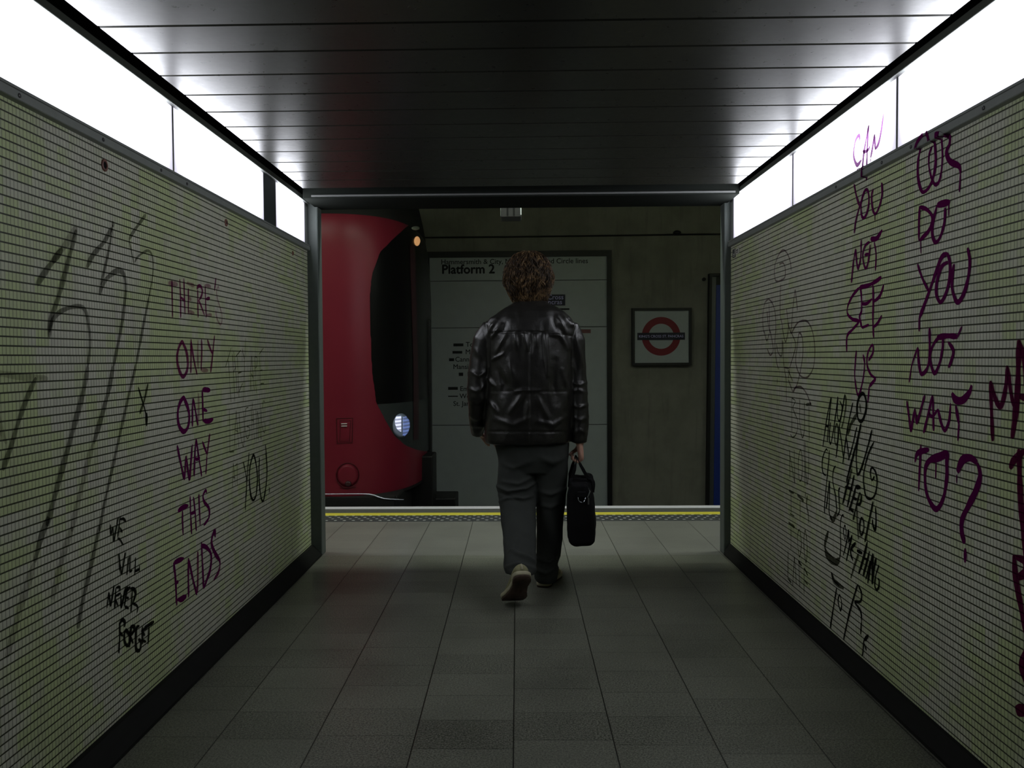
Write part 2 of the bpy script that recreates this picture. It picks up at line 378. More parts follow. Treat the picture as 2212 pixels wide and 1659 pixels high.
def crom(pts, step):
    if len(pts) == 2:
        a, b = pts; n = max(2, int((b - a).length / step)); return [a.lerp(b, i / n) for i in range(n + 1)]
    out = []; closed = (pts[0] - pts[-1]).length < 1e-6; n = len(pts)
    for i in range(n - 1):
        p0 = pts[i - 1] if i > 0 else (pts[-2] if closed else pts[0] * 2 - pts[1])
        p1, p2 = pts[i], pts[i + 1]
        p3 = pts[i + 2] if i + 2 < n else (pts[1] if closed else pts[-1] * 2 - pts[-2])
        k = max(2, int((p2 - p1).length / step))
        for j in range(k):
            t = j / k
            out.append(.5 * ((2 * p1) + (p2 - p0) * t + (2 * p0 - 5 * p1 + 4 * p2 - p3) * t * t + (3 * p1 - p0 - 3 * p2 + p3) * t ** 3))
    out.append(pts[-1].copy()); return out
_lift = [0]
def word(parent, X, mats, W, chunks, name='lettering'):
    """chunks: (x0, y0, scale, strokes) with strokes of zoomed-view points; lies on the wall plane X"""
    s = 1 if X < 0 else -1; b = MB(); mi = []
    rnd = random.Random(int(W * 1e5) + len(chunks) + _lift[0])
    for x0, y0, sc, strokes in chunks:
        for st in strokes:
            wd, faint = W, 0
            if not hasattr(st[0], '__len__'): wd = st[0]; faint = st[1]; st = st[2:]
            P = []
            for (a, c) in st:
                q = atX(x0 + a / sc, y0 + c / sc, X); P.append(Vector((q.y, q.z)))
            P = crom(P, .0035); n = len(P)
            L = [0]
            for i in range(1, n): L.append(L[-1] + (P[i] - P[i - 1]).length)
            closed = (P[0] - P[-1]).length < 1e-5
            _lift[0] += 1; dz = .0010 + .00003 * (_lift[0] % 40); o = len(b.v); ph = rnd.random() * 9
            for i, p in enumerate(P):
                t = P[(i + 1) % n if i + 1 < n else (1 if closed else n - 1)] - P[i - 1 if i else (n - 2 if closed else 0)]
                t = t.normalized() if t.length > 1e-9 else Vector((0, 1)); nn = Vector((-t.y, t.x))
                e = min(L[i], L[-1] - L[i]); k = 1 if closed else min(1, .38 + .62 * math.sqrt(max(0, min(1, e / (wd * 1.3)))))
                k *= 1 + .13 * math.sin(ph + L[i] * 37) + .07 * math.sin(ph * 2 + L[i] * 91)
                for sg in (-1, 1):
                    q = p + nn * (sg * wd * .5 * k); lift = dz + (.0182 if (ZR < q.y < ZLOW) else 0)
                    b.v.append((X + s * lift, q.x, q.y))
            for i in range(n - 1):
                b.f.append((o + 2 * i, o + 2 * i + 2, o + 2 * i + 3, o + 2 * i + 1)); mi.append(faint)
    ob = b.build(name, mats[0], parent)
    for m in mats[1:]: ob.data.materials.append(m)
    ob.data.polygons.foreach_set('material_index', mi)
    return ob
def graffito(X, px, py, label, group=None):
    p = atX(px, py, X); return thing('graffiti', (X, p.y, p.z), label, 'graffiti', group)

P3 = [I_purple, I_faded, I_faint]
g = graffito(XL, 425, 960, "purple marker writing THERE'S ONLY ONE WAY THIS ENDS down the left wall")
word(g, XL, [I_faded, I_faint], .0105, [(350, 590, 13.825, [
    [.018, 1, (180, 300), (300, 315), (460, 335)], [(290, 220), (295, 700), (305, 1330)],
    [(522, 180), (545, 700), (550, 1340)], [(645, 150), (665, 700), (680, 1240)], [(550, 720), (610, 770), (680, 830)],
    [.017, 1, (730, 290), (840, 335), (960, 380)], [(780, 450), (778, 800), (775, 1230)], [.016, 1, (780, 740), (870, 790)], [.016, 1, (780, 1140), (880, 1180), (960, 1200)],
    [(1060, 500), (1062, 900), (1070, 1330)], [.013, 0, (1030, 470), (1080, 390), (1150, 400), (1195, 520), (1170, 680), (1100, 800)], [(1080, 800), (1160, 980), (1260, 1260)],
    [.017, 1, (1260, 380), (1350, 370), (1450, 410)], [(1280, 400), (1295, 900), (1315, 1330)], [.014, 0, (1300, 780), (1420, 745)], [.016, 1, (1320, 1250), (1480, 1250)],
    [(1600, 140), (1580, 330), (1555, 530)],
    [.010, 1, (1700, 500), (1680, 410), (1640, 450), (1620, 600), (1660, 820), (1730, 1050), (1775, 1250), (1775, 1450), (1730, 1530), (1660, 1430), (1610, 1250), (1600, 1090)]])])
word(g, XL, [I_faded, I_faint], .013, [(360, 710, 13.83, [
    [.017, 0, (455, 400), (380, 500), (320, 700), (305, 900), (330, 1100), (390, 1300), (480, 1440), (570, 1330), (620, 1150), (620, 900), (570, 640), (500, 480), (455, 400)],
    [(720, 310), (722, 800), (712, 1330)], [(722, 400), (800, 900), (900, 1380)], [.016, 1, (925, 350), (920, 800), (930, 1200)],
    [(1030, 320), (1040, 650), (1020, 1250)], [.02, 1, (1020, 1230), (1230, 1250)], [(1210, 330), (1270, 530), (1350, 740)], [(1425, 200), (1390, 500), (1350, 900), (1305, 1310)]])])
word(g, XL, [I_purple, I_faint], .013, [(360, 825, 13.83, [
    [.018, 0, (500, 480), (420, 560), (350, 750), (322, 950), (330, 1150), (380, 1350), (490, 1480), (600, 1400), (660, 1200), (660, 950), (620, 760), (560, 600), (500, 480)],
    [(780, 490), (765, 800), (758, 1340)], [(785, 500), (850, 850), (930, 1310)], [.016, 1, (940, 330), (945, 800), (940, 1150)],
    [.02, 0, (1060, 260), (1120, 230), (1290, 250)], [(1055, 250), (1065, 600), (1080, 1200)], [(1070, 810), (1200, 870)], [.018, 0, (1090, 1150), (1230, 1180), (1380, 1110)]])])
word(g, XL, P3, .0135, [(360, 935, 13.83, [
    [(300, 370), (400, 850), (520, 1410)], [(525, 1400), (545, 1000), (570, 680)], [(570, 680), (610, 1000), (670, 1430)], [(680, 1420), (715, 900), (755, 340)],
    [(870, 170), (830, 700), (810, 1300)], [(875, 180), (950, 700), (1045, 1310)], [(840, 760), (900, 790), (990, 740)], [(1060, 260), (1130, 450), (1200, 640)], [.014, 1, (1285, 20), (1240, 350), (1195, 700)], [(1195, 700), (1165, 1240)]])])
word(g, XL, P3, .0125, [(360, 1045, 13.83, [
    [.019, 0, (330, 820), (470, 710), (640, 650)], [(465, 800), (470, 1200), (485, 1540)], [(692, 360), (710, 900), (740, 1510)], [(790, 390), (840, 800), (880, 1410)], [(700, 900), (860, 840)],
    [(955, 310), (975, 800), (995, 1250)], [.015, 0, (1190, 280), (1160, 200), (1095, 300), (1080, 420), (1130, 560), (1240, 700), (1275, 850), (1250, 1020), (1170, 1150), (1100, 1240)]])])
word(g, XL, P3, .015, [(350, 1140, 9.22, [
    [.020, 0, (230, 700), (330, 650), (430, 610)], [(225, 690), (260, 1000), (290, 1550)], [.017, 0, (270, 1090), (320, 1080)], [.022, 0, (300, 1430), (380, 1420), (480, 1360)],
    [(520, 600), (520, 1000), (525, 1390)], [(525, 640), (600, 980), (690, 1340)], [.016, 1, (705, 470), (710, 900), (700, 1300)],
    [(780, 280), (800, 700), (825, 1220)], [.018, 0, (780, 350), (880, 390), (960, 500), (975, 650), (950, 850), (890, 1030), (830, 1200)],
    [.019, 0, (1055, 190), (1045, 60), (990, 200), (990, 350), (1060, 520), (1140, 650), (1150, 760)], [.019, 1, (1150, 760), (1110, 900), (1020, 1050)]])])

g = graffito(XL, 530, 920, 'thin black writing THEY ARE LAUGHING AT YOU near the left wall end')
word(g, XL, [I_scr], .0052, [(470, 730, 9.214, [
    [(265, 190), (205, 400), (150, 580)], [(210, 440), (230, 800), (262, 1280)], [(290, 320), (315, 800), (335, 1260)], [(310, 260), (350, 620), (385, 1130)], [(305, 690), (350, 590)],
    [(385, 370), (400, 700), (418, 1200)], [(350, 380), (455, 240)], [(400, 700), (470, 680)], [(415, 1080), (490, 900)], [(475, 200), (525, 420)], [(545, 0), (530, 500), (510, 1260)]])])
word(g, XL, [I_scr], .0052, [(470, 730, 9.214, [
    [(670, 350), (650, 700), (655, 1050)], [(670, 360), (700, 800), (725, 1040)], [(660, 710), (700, 790)], [(730, 370), (745, 800), (765, 1110)], [(730, 370), (780, 400), (770, 560), (740, 600)],
    [(820, 340), (835, 600), (850, 1030)], [(820, 330), (910, 200)], [(840, 650), (890, 640)], [(850, 910), (920, 905)]])])
word(g, XL, [I_scr], .0052, [(470, 850, 6.379, [
    [(157, 220), (165, 500), (165, 810)], [(165, 810), (225, 800)], [(255, 230), (240, 450), (230, 750)], [(255, 240), (270, 480), (290, 745)], [(240, 510), (275, 520)], [(295, 270), (305, 500), (350, 730), (365, 500), (350, 240)],
    [(420, 190), (385, 220), (372, 400), (385, 560), (410, 620), (435, 560), (435, 470), (395, 455)], [(460, 190), (468, 400), (472, 640)], [(475, 130), (490, 380), (505, 640)], [(460, 360), (495, 380)],
    [(525, 220), (540, 630)], [(545, 240), (560, 640)], [(545, 240), (595, 640)], [(585, 150), (590, 400), (600, 640)], [(650, 120), (625, 115), (600, 300), (610, 450), (640, 540), (655, 470), (645, 390)]])])
word(g, XL, [I_scr], .0052, [(470, 850, 6.379, [[(213, 960), (200, 1300)], [(213, 960), (240, 1270)], [(205, 1160), (240, 1160)], [(265, 970), (265, 1270)], [(235, 1000), (270, 960)]])])
word(g, XL, [I_black], .013, [(470, 850, 6.379, [[.007, 0, (350, 940), (380, 1080), (398, 1200)], [.009, 0, (430, 810), (405, 1150), (378, 1610)],
    [(490, 850), (445, 1000), (435, 1200), (455, 1400), (490, 1470), (530, 1380), (545, 1150), (525, 960), (490, 850)],
    [(572, 880), (568, 1150), (590, 1400), (625, 1480), (660, 1300), (678, 1050), (655, 700)], [(708, 1290), (710, 1370)]])])

g = graffito(XL, 275, 1260, 'black marker writing WE WILL NEVER FORGET low on the left wall')
word(g, XL, [I_black], .0065, [(220, 1090, 10.37, [[(185, 440), (192, 690)], [(192, 680), (240, 490)], [(240, 490), (260, 840)], [(262, 830), (320, 500), (360, 280)],
    [(405, 250), (375, 500), (350, 730)], [.009, 0, (400, 330), (480, 320), (530, 390)], [(390, 510), (450, 620)], [(345, 740), (400, 790), (470, 900)]])])
word(g, XL, [I_black], .007, [(220, 1090, 10.37, [[(370, 1090), (390, 1300), (390, 1470)], [(395, 1330), (430, 1570)], [.010, 0, (435, 1560), (480, 1300), (520, 1070)], [(595, 1170), (550, 1580)],
    [(632, 1130), (620, 1500)], [(610, 1510), (680, 1470)], [(750, 1180), (735, 1590)], [.010, 0, (730, 1500), (840, 1440)], [(840, 1360), (830, 1520)]])])
word(g, XL, [I_black], .0085, [(220, 1240, 9.215, [[(95, 680), (135, 360)], [(135, 360), (170, 650)], [(175, 640), (240, 220)], [(275, 270), (262, 480), (250, 700)], [(280, 270), (350, 260), (345, 350)], [(270, 440), (370, 380)], [(265, 510), (320, 640)],
    [(375, 400), (375, 690)], [.012, 0, (380, 680), (430, 450), (470, 260)], [.011, 0, (500, 240), (480, 400), (440, 640)], [.014, 0, (450, 350), (560, 260)], [(480, 470), (530, 480)], [(450, 640), (530, 690)],
    [(600, 330), (590, 500), (575, 760)], [.012, 0, (560, 280), (640, 310), (665, 400), (610, 570)], [(600, 580), (670, 610), (710, 670), (690, 780)]])])
word(g, XL, [I_black], .0095, [(220, 1240, 9.215, [[(350, 960), (350, 1250), (330, 1580)], [.012, 0, (340, 1000), (400, 910), (450, 960), (440, 1060)], [(350, 1160), (410, 1230)],
    [.012, 0, (470, 1120), (440, 1200), (450, 1350), (510, 1430), (560, 1330), (560, 1230), (520, 1170), (470, 1120)], [.014, 0, (580, 1020), (560, 1200), (540, 1460)], [.012, 0, (570, 1030), (640, 1060), (620, 1150), (540, 1240)], [(560, 1240), (620, 1380)],
    [.012, 0, (740, 1030), (680, 1080), (670, 1300), (680, 1500), (750, 1510), (770, 1350), (720, 1290)], [(800, 1040), (800, 1400)], [(780, 1130), (900, 1060)], [(800, 1150), (850, 1220)], [(800, 1320), (870, 1350)],
    [(925, 1000), (925, 1200), (910, 1400)], [.013, 0, (840, 1060), (1030, 950)]])])

g = graffito(XL, 190, 860, 'huge faint grey spray strokes like tall slanting figures on the left wall')
word(g, XL, [I_spray, I_spray2], .020, [(0, 430, 4.483, [[.024, 1, (740, 270), (600, 480), (500, 610)], [(600, 480), (450, 680), (350, 830)], [(735, 300), (650, 620), (560, 950), (490, 1150), (470, 1340)],
    [.014, 0, (470, 1290), (500, 1180), (580, 1090), (720, 1040), (810, 1065), (850, 1200), (868, 1400), (845, 1620)]]),
    (0, 780, 4.483, [[.024, 0, (847, 50), (800, 300), (720, 600), (620, 960), (540, 1250), (450, 1600)]]), (0, 1050, 4.483, [[.026, 0, (470, 300), (400, 480), (330, 740)], [.028, 1, (330, 740), (200, 1150), (120, 1450), (60, 1659)]])], 'stroke_lettering')
word(g, XL, [I_spray, I_spray2], .018, [(0, 430, 4.483, [[.03, 0, (1092, 215), (1090, 270)], [(1080, 280), (1000, 420), (900, 540), (835, 660)], [.013, 0, (1090, 250), (1050, 500), (1000, 720), (970, 830)],
    [(960, 930), (990, 830), (1060, 740), (1150, 690), (1200, 740), (1215, 850), (1205, 1000), (1170, 1250), (1120, 1500), (1095, 1620)]]),
    (0, 780, 4.483, [[.024, 0, (1095, 50), (1050, 280), (980, 540), (900, 800)], [.026, 1, (900, 800), (830, 1040), (770, 1300), (720, 1500), (690, 1650)]]), (0, 1050, 4.483, [[.03, 1, (700, 400), (640, 560), (560, 850), (500, 1100)]])], 'stroke_lettering')
word(g, XL, [I_spray, I_spray2], .016, [(0, 430, 4.483, [[.014, 0, (1410, 150), (1300, 300), (1245, 390)], [.009, 0, (1245, 390), (1295, 630)], [.009, 0, (1300, 610), (1340, 550), (1430, 500), (1475, 570), (1475, 740), (1440, 950)], [(1440, 950), (1380, 1250), (1315, 1600)]]),
    (0, 780, 4.483, [[(1315, 30), (1240, 350), (1160, 700), (1080, 1060), (1000, 1420), (960, 1650)]]), (0, 1050, 4.483, [[.022, 0, (962, 380), (880, 760), (800, 1100), (750, 1380)]])], 'stroke_lettering')
g = graffito(XL, 45, 880, 'faint grey spray stroke shaped like a 7 cut by the left picture edge')
word(g, XL, [I_spray, I_spray2], .018, [(0, 780, 4.483, [[.018, 1, (-150, 100), (0, 120), (200, 150), (460, 170)], [(345, 160), (260, 350), (180, 570), (110, 800), (20, 1060)], [.02, 1, (-60, 400), (10, 680), (60, 800)]])])
g = graffito(XL, 312, 880, 'small black X mark on the left wall beside the tall grey strokes')
word(g, XL, [I_black, I_soft], .009, [(0, 780, 4.483, [[.006, 0, (1335, 250), (1380, 400), (1420, 540)], [.013, 1, (1430, 220), (1390, 390), (1350, 510)], [.017, 0, (1415, 500), (1417, 570), (1415, 630)]])])

g = graffito(XR, 1870, 560, 'purple marker writing CAN YOU NOT SEE US starting on the lit panel')
word(g, XR, [ink('purple_ink_on_panel', (.085, .036, .092), (.30, .012, .19), .2)], .0145, [(1810, 230, 10.37, [[(490, 770), (500, 690), (475, 650), (410, 750), (370, 950), (370, 1150), (440, 1310), (540, 1200)],
    [(700, 410), (640, 760), (590, 1050), (555, 1430)], [(700, 420), (670, 900), (650, 1450)], [(570, 980), (600, 1020), (690, 970), (730, 890)], [.019, 0, (650, 1420), (650, 1659)],
    [.006, 0, (740, 1250), (745, 1150)], [(745, 1150), (790, 900), (830, 620)], [(830, 620), (850, 970)], [(850, 960), (920, 830), (980, 560), (1035, 160)]])])
word(g, XR, [I_purple], .0115, [(1810, 370, 6.636, [[(235, 180), (270, 350), (310, 490)], [(400, 250), (350, 400), (300, 560), (260, 720), (240, 890)], [(430, 270), (380, 300), (340, 450), (340, 600), (370, 670), (420, 600), (450, 420), (430, 270)],
    [(515, 250), (490, 350), (500, 520), (540, 610), (600, 500), (640, 330), (635, 160)], [.004, 0, (535, 610), (535, 710)]])])
word(g, XR, [I_purple], .011, [(1810, 370, 6.636, [[(200, 1600), (225, 1330), (260, 1110)], [(260, 1110), (275, 1300), (295, 1420)], [(295, 1410), (330, 1250), (340, 980)],
    [(460, 1010), (390, 1080), (360, 1230), (400, 1390), (440, 1300), (470, 1050)], [(390, 1200), (450, 1180)], [.018, 0, (470, 970), (560, 960), (640, 840)], [(525, 1010), (550, 1200), (540, 1430)]])])
word(g, XR, [I_purple], .013, [(1800, 590, 5.925, [[.016, 0, (620, 50), (540, 110), (440, 160), (340, 180)], [(340, 180), (250, 290), (190, 420), (185, 520), (250, 590), (330, 620), (250, 720), (180, 810), (175, 1010)],
    [(345, 160), (365, 320), (365, 480), (340, 560), (370, 700)], [(370, 700), (460, 660)], [(365, 390), (430, 390), (500, 330)], [(510, 110), (515, 350), (510, 600), (520, 830)], [(520, 370), (600, 290), (650, 150)], [(520, 690), (570, 640), (625, 540)]])])
word(g, XR, [I_purple], .0115, [(1800, 590, 5.925, [[(300, 990), (285, 1150), (280, 1350), (320, 1560), (370, 1430), (405, 1180), (385, 1040)], [(455, 1120), (510, 1020), (505, 920), (450, 1010), (435, 1160), (480, 1290), (550, 1350)], [.018, 0, (550, 1350), (465, 1450)], [(465, 1450), (445, 1659)]])])

g = graffito(XR, 2030, 700, 'purple marker writing OR DO YOU NOT WANT TO? down the right wall')
word(g, XR, [I_purple], .0135, [(1950, 270, 5.72, [[(370, 110), (260, 200), (200, 400), (190, 600), (215, 760), (260, 830), (340, 750), (400, 560), (410, 350), (370, 110)], [.010, 0, (370, 260), (330, 370), (330, 520), (370, 680), (420, 740), (470, 640), (495, 400), (485, 180), (480, 90)],
    [.017, 0, (480, 100), (580, 140), (580, 240), (545, 340), (590, 450), (700, 510), (720, 600)], [.008, 0, (718, 590), (705, 830)]])])
word(g, XR, [I_purple], .014, [(1950, 270, 5.72, [[.012, 0, (215, 1000), (205, 1200), (205, 1430)], [.005, 0, (225, 1430), (230, 1590)], [(215, 1010), (310, 1050), (370, 1150), (330, 1300), (210, 1430)], [(430, 990), (380, 1200), (370, 1350), (410, 1450), (470, 1380), (520, 1200), (530, 1020)], [.022, 0, (430, 990), (590, 950)], [.006, 0, (575, 960), (570, 1130)]])])
word(g, XR, [I_purple], .0155, [(1950, 520, 5.353, [[.012, 0, (175, 270), (230, 430), (310, 590)], [(520, 140), (450, 200), (380, 390), (310, 590), (240, 780), (195, 900)], [.009, 0, (197, 880), (195, 1050)], [(530, 240), (450, 310), (400, 480), (395, 620), (440, 710), (500, 620), (550, 430), (550, 250), (520, 140)], [(600, 270), (580, 400), (580, 570), (640, 710), (720, 590), (770, 380), (780, 220), (755, 80)]])])
word(g, XR, [I_purple], .013, [(1950, 520, 5.353, [[.008, 0, (80, 1640), (110, 1440), (180, 1230)], [(180, 1230), (190, 1400), (220, 1540), (290, 1470), (315, 1300), (315, 1010)], [(440, 1100), (360, 1200), (320, 1350), (370, 1530), (430, 1420), (465, 1250), (470, 1110)], [.019, 0, (400, 1120), (520, 1100), (640, 1110)], [.010, 0, (640, 1110), (690, 990)], [(530, 1170), (590, 1270), (570, 1380), (535, 1470)]])])
word(g, XR, [I_purple], .013, [(1930, 820, 4.1475, [[(125, 190), (160, 470)], [(160, 470), (195, 260)], [(195, 260), (213, 400)], [(213, 400), (285, 140)], [(355, 140), (320, 290), (275, 480)], [(355, 150), (362, 460)], [(310, 290), (350, 330), (400, 270)], [(400, 260), (430, 390), (462, 470)], [(462, 470), (500, 370), (515, 210)],
    [.022, 0, (525, 120), (560, 180), (620, 185), (680, 120), (705, 50)], [.016, 0, (560, 230), (590, 400)], [.009, 0, (590, 390), (580, 550)]])])
word(g, XR, [I_purple], .018, [(1930, 820, 4.1475, [[(195, 740), (220, 660), (320, 625)], [.013, 0, (250, 580), (240, 750), (228, 1000)], [(480, 660), (380, 690), (300, 760), (285, 900), (310, 1050), (385, 1160), (450, 1060), (480, 880), (480, 740), (480, 660)], [.022, 0, (330, 720), (470, 690)], [.007, 0, (385, 730), (380, 890)],
    [.006, 0, (570, 850), (570, 930)], [.026, 0, (575, 830), (620, 725), (690, 700), (755, 745)], [.022, 0, (755, 745), (780, 860), (740, 1000), (680, 1120), (620, 1250), (615, 1360), (640, 1470)], [.014, 0, (648, 1510), (645, 1640)]])])
g = graffito(XR, 2190, 1000, 'dark purple marker letters cut off by the right picture edge')
word(g, XR, [I_dkpur], .016, [(2080, 720, 3.606, [[(235, 840), (225, 600), (218, 370)], [(218, 370), (260, 520), (300, 565), (335, 430), (350, 250)], [(350, 260), (375, 450), (400, 570)], [.022, 0, (440, 50), (430, 400), (410, 650), (385, 820)], [(440, 60), (476, 200), (510, 600)], [.02, 0, (440, 490), (530, 510)]])])
word(g, XR, [I_dkpur], .022, [(2080, 720, 3.606, [[.02, 0, (370, 1055), (400, 990), (490, 910)], [(440, 900), (448, 1200), (470, 1500), (500, 1800)]])])
word(g, XR, [I_dkpur], .022, [(2100, 1150, 3.857, [[(350, 190), (370, 400), (410, 620), (450, 850)], [(350, 200), (440, 240), (450, 330), (380, 380)], [.03, 0, (470, 980), (425, 1120), (460, 1280)], [.045, 0, (370, 1490), (470, 1470)]])])

g = graffito(XR, 1700, 700, 'faint violet looping tag near the far end of the right wall')
word(g, XR, [I_tag], .0085, [(1630, 520, 8.295, [[(665, 540), (640, 350), (580, 210), (510, 170), (430, 270), (370, 450), (365, 620), (390, 720), (480, 710), (550, 650), (555, 500), (520, 400), (450, 420)], [(475, 770), (465, 1100), (470, 1350), (500, 1500)], [(235, 1260), (250, 1500), (290, 1659)],
    [(260, 1040), (190, 1120), (155, 1350), (160, 1550), (180, 1659)], [(260, 1040), (330, 1130), (380, 1330), (390, 1659)], [(270, 1130), (280, 1659)], [(580, 1210), (610, 1480), (660, 1659)], [(735, 870), (700, 1150), (680, 1400), (660, 1659)], [(735, 870), (780, 1260)]]),
    (1630, 690, 8.295, [[(175, 200), (225, 380), (270, 250)], [(290, 210), (340, 530), (290, 640), (235, 530)], [(385, 210), (370, 450), (400, 750), (440, 900)], [(500, 90), (510, 200), (560, 400), (605, 200), (605, 60)], [(390, 430), (430, 600), (490, 640), (500, 360)], [(510, 380), (520, 700), (540, 900), (570, 1100), (575, 1480)],
    [(670, 250), (740, 450), (690, 680), (640, 850), (610, 1060)], [(660, 260), (760, 80), (870, 20), (970, 60), (1050, 250), (1085, 550), (1060, 850), (970, 1020), (880, 1040), (800, 970), (740, 750), (770, 480), (800, 250), (860, 330), (870, 600), (830, 900), (770, 1150), (700, 1290)], [(600, 900), (690, 1110)], [(540, 860), (620, 880)], [(610, 1080), (690, 1290), (720, 1230), (830, 1210), (930, 1320), (1020, 1540)], [(410, 1060), (412, 1150)]])])
g = graffito(XR, 1730, 1070, "thin black writing BUT NOW IT'S TOO LATE low at the right wall's far end")
word(g, XR, [I_soft], .0062, [(1680, 840, 7.54, [[(235, 150), (235, 690)], [(235, 150), (290, 200), (255, 320), (330, 530), (310, 720), (250, 790), (210, 740)], [(365, 170), (365, 560), (405, 790), (440, 650), (440, 220)], [(515, 280), (518, 850)], [.012, 0, (465, 260), (550, 240)]])])
word(g, XR, [I_soft], .0062, [(1680, 840, 7.54, [[(200, 990), (205, 1460)], [(205, 1090), (285, 1550)], [(280, 1540), (275, 990)], [(375, 990), (340, 1200), (355, 1480), (395, 1450), (405, 1150), (375, 990)], [(435, 850), (450, 1580)], [(455, 860), (460, 1300), (485, 1560), (510, 1300), (510, 960)]])])
word(g, XR, [I_soft], .0065, [(1680, 1040, 6.64, [[.012, 0, (165, 130), (235, 170)], [(195, 160), (197, 460)], [(180, 460), (245, 500)], [.016, 0, (285, 190), (380, 280)], [(325, 260), (325, 560)], [(405, 150), (400, 240)], [.01, 0, (430, 200), (420, 330), (445, 480), (450, 600)]])])
word(g, XR, [I_soft], .0065, [(1680, 1040, 6.64, [[.014, 0, (160, 590), (250, 660)], [(195, 640), (195, 980)], [(315, 690), (290, 820), (315, 1080), (345, 900), (315, 690)], [(400, 700), (380, 900), (410, 1160), (430, 950), (400, 700)]])])
word(g, XR, [I_soft], .0065, [(1680, 1040, 6.64, [[(155, 980), (150, 1400)], [.014, 0, (150, 1390), (200, 1450)], [(245, 1080), (220, 1500)], [(245, 1080), (275, 1480)], [(310, 1130), (320, 1510)], [.012, 0, (300, 1140), (350, 1210)], [(385, 1240), (385, 1620)], [.010, 0, (385, 1240), (440, 1350)], [.010, 0, (390, 1420), (440, 1480)]])])

g = graffito(XR, 1835, 1080, 'black marker writing A WORKING CLASS HERO IS SOMETHING TO BE on the right wall')
word(g, XR, [I_black, I_soft], .0095, [(1760, 830, 7.54, [[(270, 210), (200, 560), (135, 1020)], [(270, 220), (235, 600), (205, 940)], [(180, 680), (230, 690)], [(260, 620), (240, 850), (260, 970), (300, 800), (350, 450), (380, 200)], [(380, 210), (370, 480), (400, 600), (440, 500)],
    [(410, 270), (450, 370), (440, 480)], [(495, 160), (455, 400), (400, 720), (385, 900), (350, 1200)], [.012, 1, (500, 170), (515, 300), (480, 560), (440, 720)], [.012, 1, (365, 650), (330, 760), (335, 950), (370, 960), (385, 750), (365, 650)], [(410, 720), (440, 950), (470, 1190)],
    [(625, 300), (560, 600), (510, 900), (460, 1300)], [.02, 1, (700, 480), (600, 640), (540, 820)], [(520, 870), (560, 1200)], [(550, 1240), (620, 1000), (690, 700)], [.014, 0, (790, 150), (720, 230), (690, 420), (720, 580), (780, 590), (840, 420), (840, 260), (790, 150)], [.012, 1, (740, 310), (745, 450)],
    [.014, 0, (760, 640), (700, 900), (620, 1200), (520, 1590)], [.011, 0, (710, 870), (680, 1150), (690, 1400), (710, 1470), (770, 1350), (860, 1050), (940, 740)], [(975, 930), (880, 1130), (810, 1400), (795, 1600)]]),
    (1760, 960, 7.54, [[(797, 600), (830, 820), (900, 890), (980, 830), (1020, 640), (1000, 460), (940, 380), (910, 450), (935, 580), (980, 520)]])])
word(g, XR, [I_black, I_soft], .0085, [(1760, 960, 7.54, [[(215, 110), (190, 80), (140, 200), (125, 330), (140, 460), (190, 510)], [(245, 90), (225, 350), (195, 650), (165, 1000), (165, 1130)], [(245, 590), (215, 850), (190, 1050)], [(245, 600), (245, 900), (240, 1100), (290, 1240)],
    [(345, 350), (310, 420), (300, 600), (345, 850), (365, 1080)], [.022, 1, (365, 1080), (310, 1220), (250, 1180)], [(420, 700), (395, 760), (405, 950), (410, 1080), (370, 1170)]])])
word(g, XR, [I_black, I_soft], .0125, [(1760, 960, 7.54, [[.012, 1, (610, 400), (570, 560), (540, 680)], [(560, 560), (510, 760), (460, 970)], [(650, 500), (590, 760), (535, 1020)], [(500, 690), (620, 720)], [(680, 680), (620, 900), (560, 1090)], [.018, 0, (670, 690), (750, 700)], [(630, 870), (690, 900)], [(570, 1040), (640, 1100)],
    [.010, 0, (740, 780), (690, 980), (630, 1230)], [.011, 0, (745, 780), (765, 860), (740, 970), (680, 970)], [.012, 1, (690, 1000), (700, 1250), (720, 1550)], [.010, 0, (770, 1200), (735, 1330), (760, 1470), (800, 1400), (805, 1280), (770, 1200)]])])
word(g, XR, [I_black, I_soft], .0125, [(1760, 960, 7.54, [[(960, 930), (900, 1200), (825, 1590)], [(990, 1020), (1000, 1150), (1000, 1300), (985, 1390), (950, 1310), (945, 1220)]])])
word(g, XR, [I_black, I_soft], .0095, [(1760, 1100, 8.294, [[.007, 0, (525, 150), (510, 100), (475, 170), (460, 400), (470, 650), (450, 900)], [.034, 1, (450, 900), (370, 950), (240, 840), (185, 720)], [.022, 1, (185, 720), (195, 580), (250, 390)], [.007, 0, (545, 290), (520, 400), (545, 540), (565, 420), (545, 290)], [(615, 360), (560, 650), (515, 830)], [(615, 370), (610, 560)], [.013, 0, (675, 460), (620, 700), (570, 930)], [(600, 580), (660, 520)],
    [.013, 0, (740, 600), (660, 700), (650, 800), (690, 920)], [(660, 700), (700, 760)], [.018, 0, (760, 740), (860, 790)], [.013, 1, (790, 800), (720, 1000), (650, 1240)], [.014, 0, (950, 580), (870, 900), (790, 1160)], [.013, 0, (990, 750), (930, 980), (870, 1200)], [(880, 880), (960, 900)], [(1000, 930), (920, 1260)], [.013, 0, (1050, 790), (990, 1080), (955, 1330)], [.013, 0, (1050, 800), (1040, 1000), (1030, 1340)], [.013, 0, (1110, 870), (1060, 1100), (1040, 1350)], [(1160, 1000), (1100, 1180), (1080, 1350), (1110, 1440), (1150, 1400), (1160, 1280), (1130, 1240)]])])
word(g, XR, [I_black, I_soft], .0115, [(1770, 1200, 6.914, [[.022, 1, (185, 250), (220, 370), (280, 430), (370, 490)], [.008, 0, (185, 250), (220, 370), (300, 450)], [(265, 480), (220, 750), (165, 1090)], [.009, 0, (310, 590), (285, 680), (320, 820), (340, 720), (310, 590)]])])
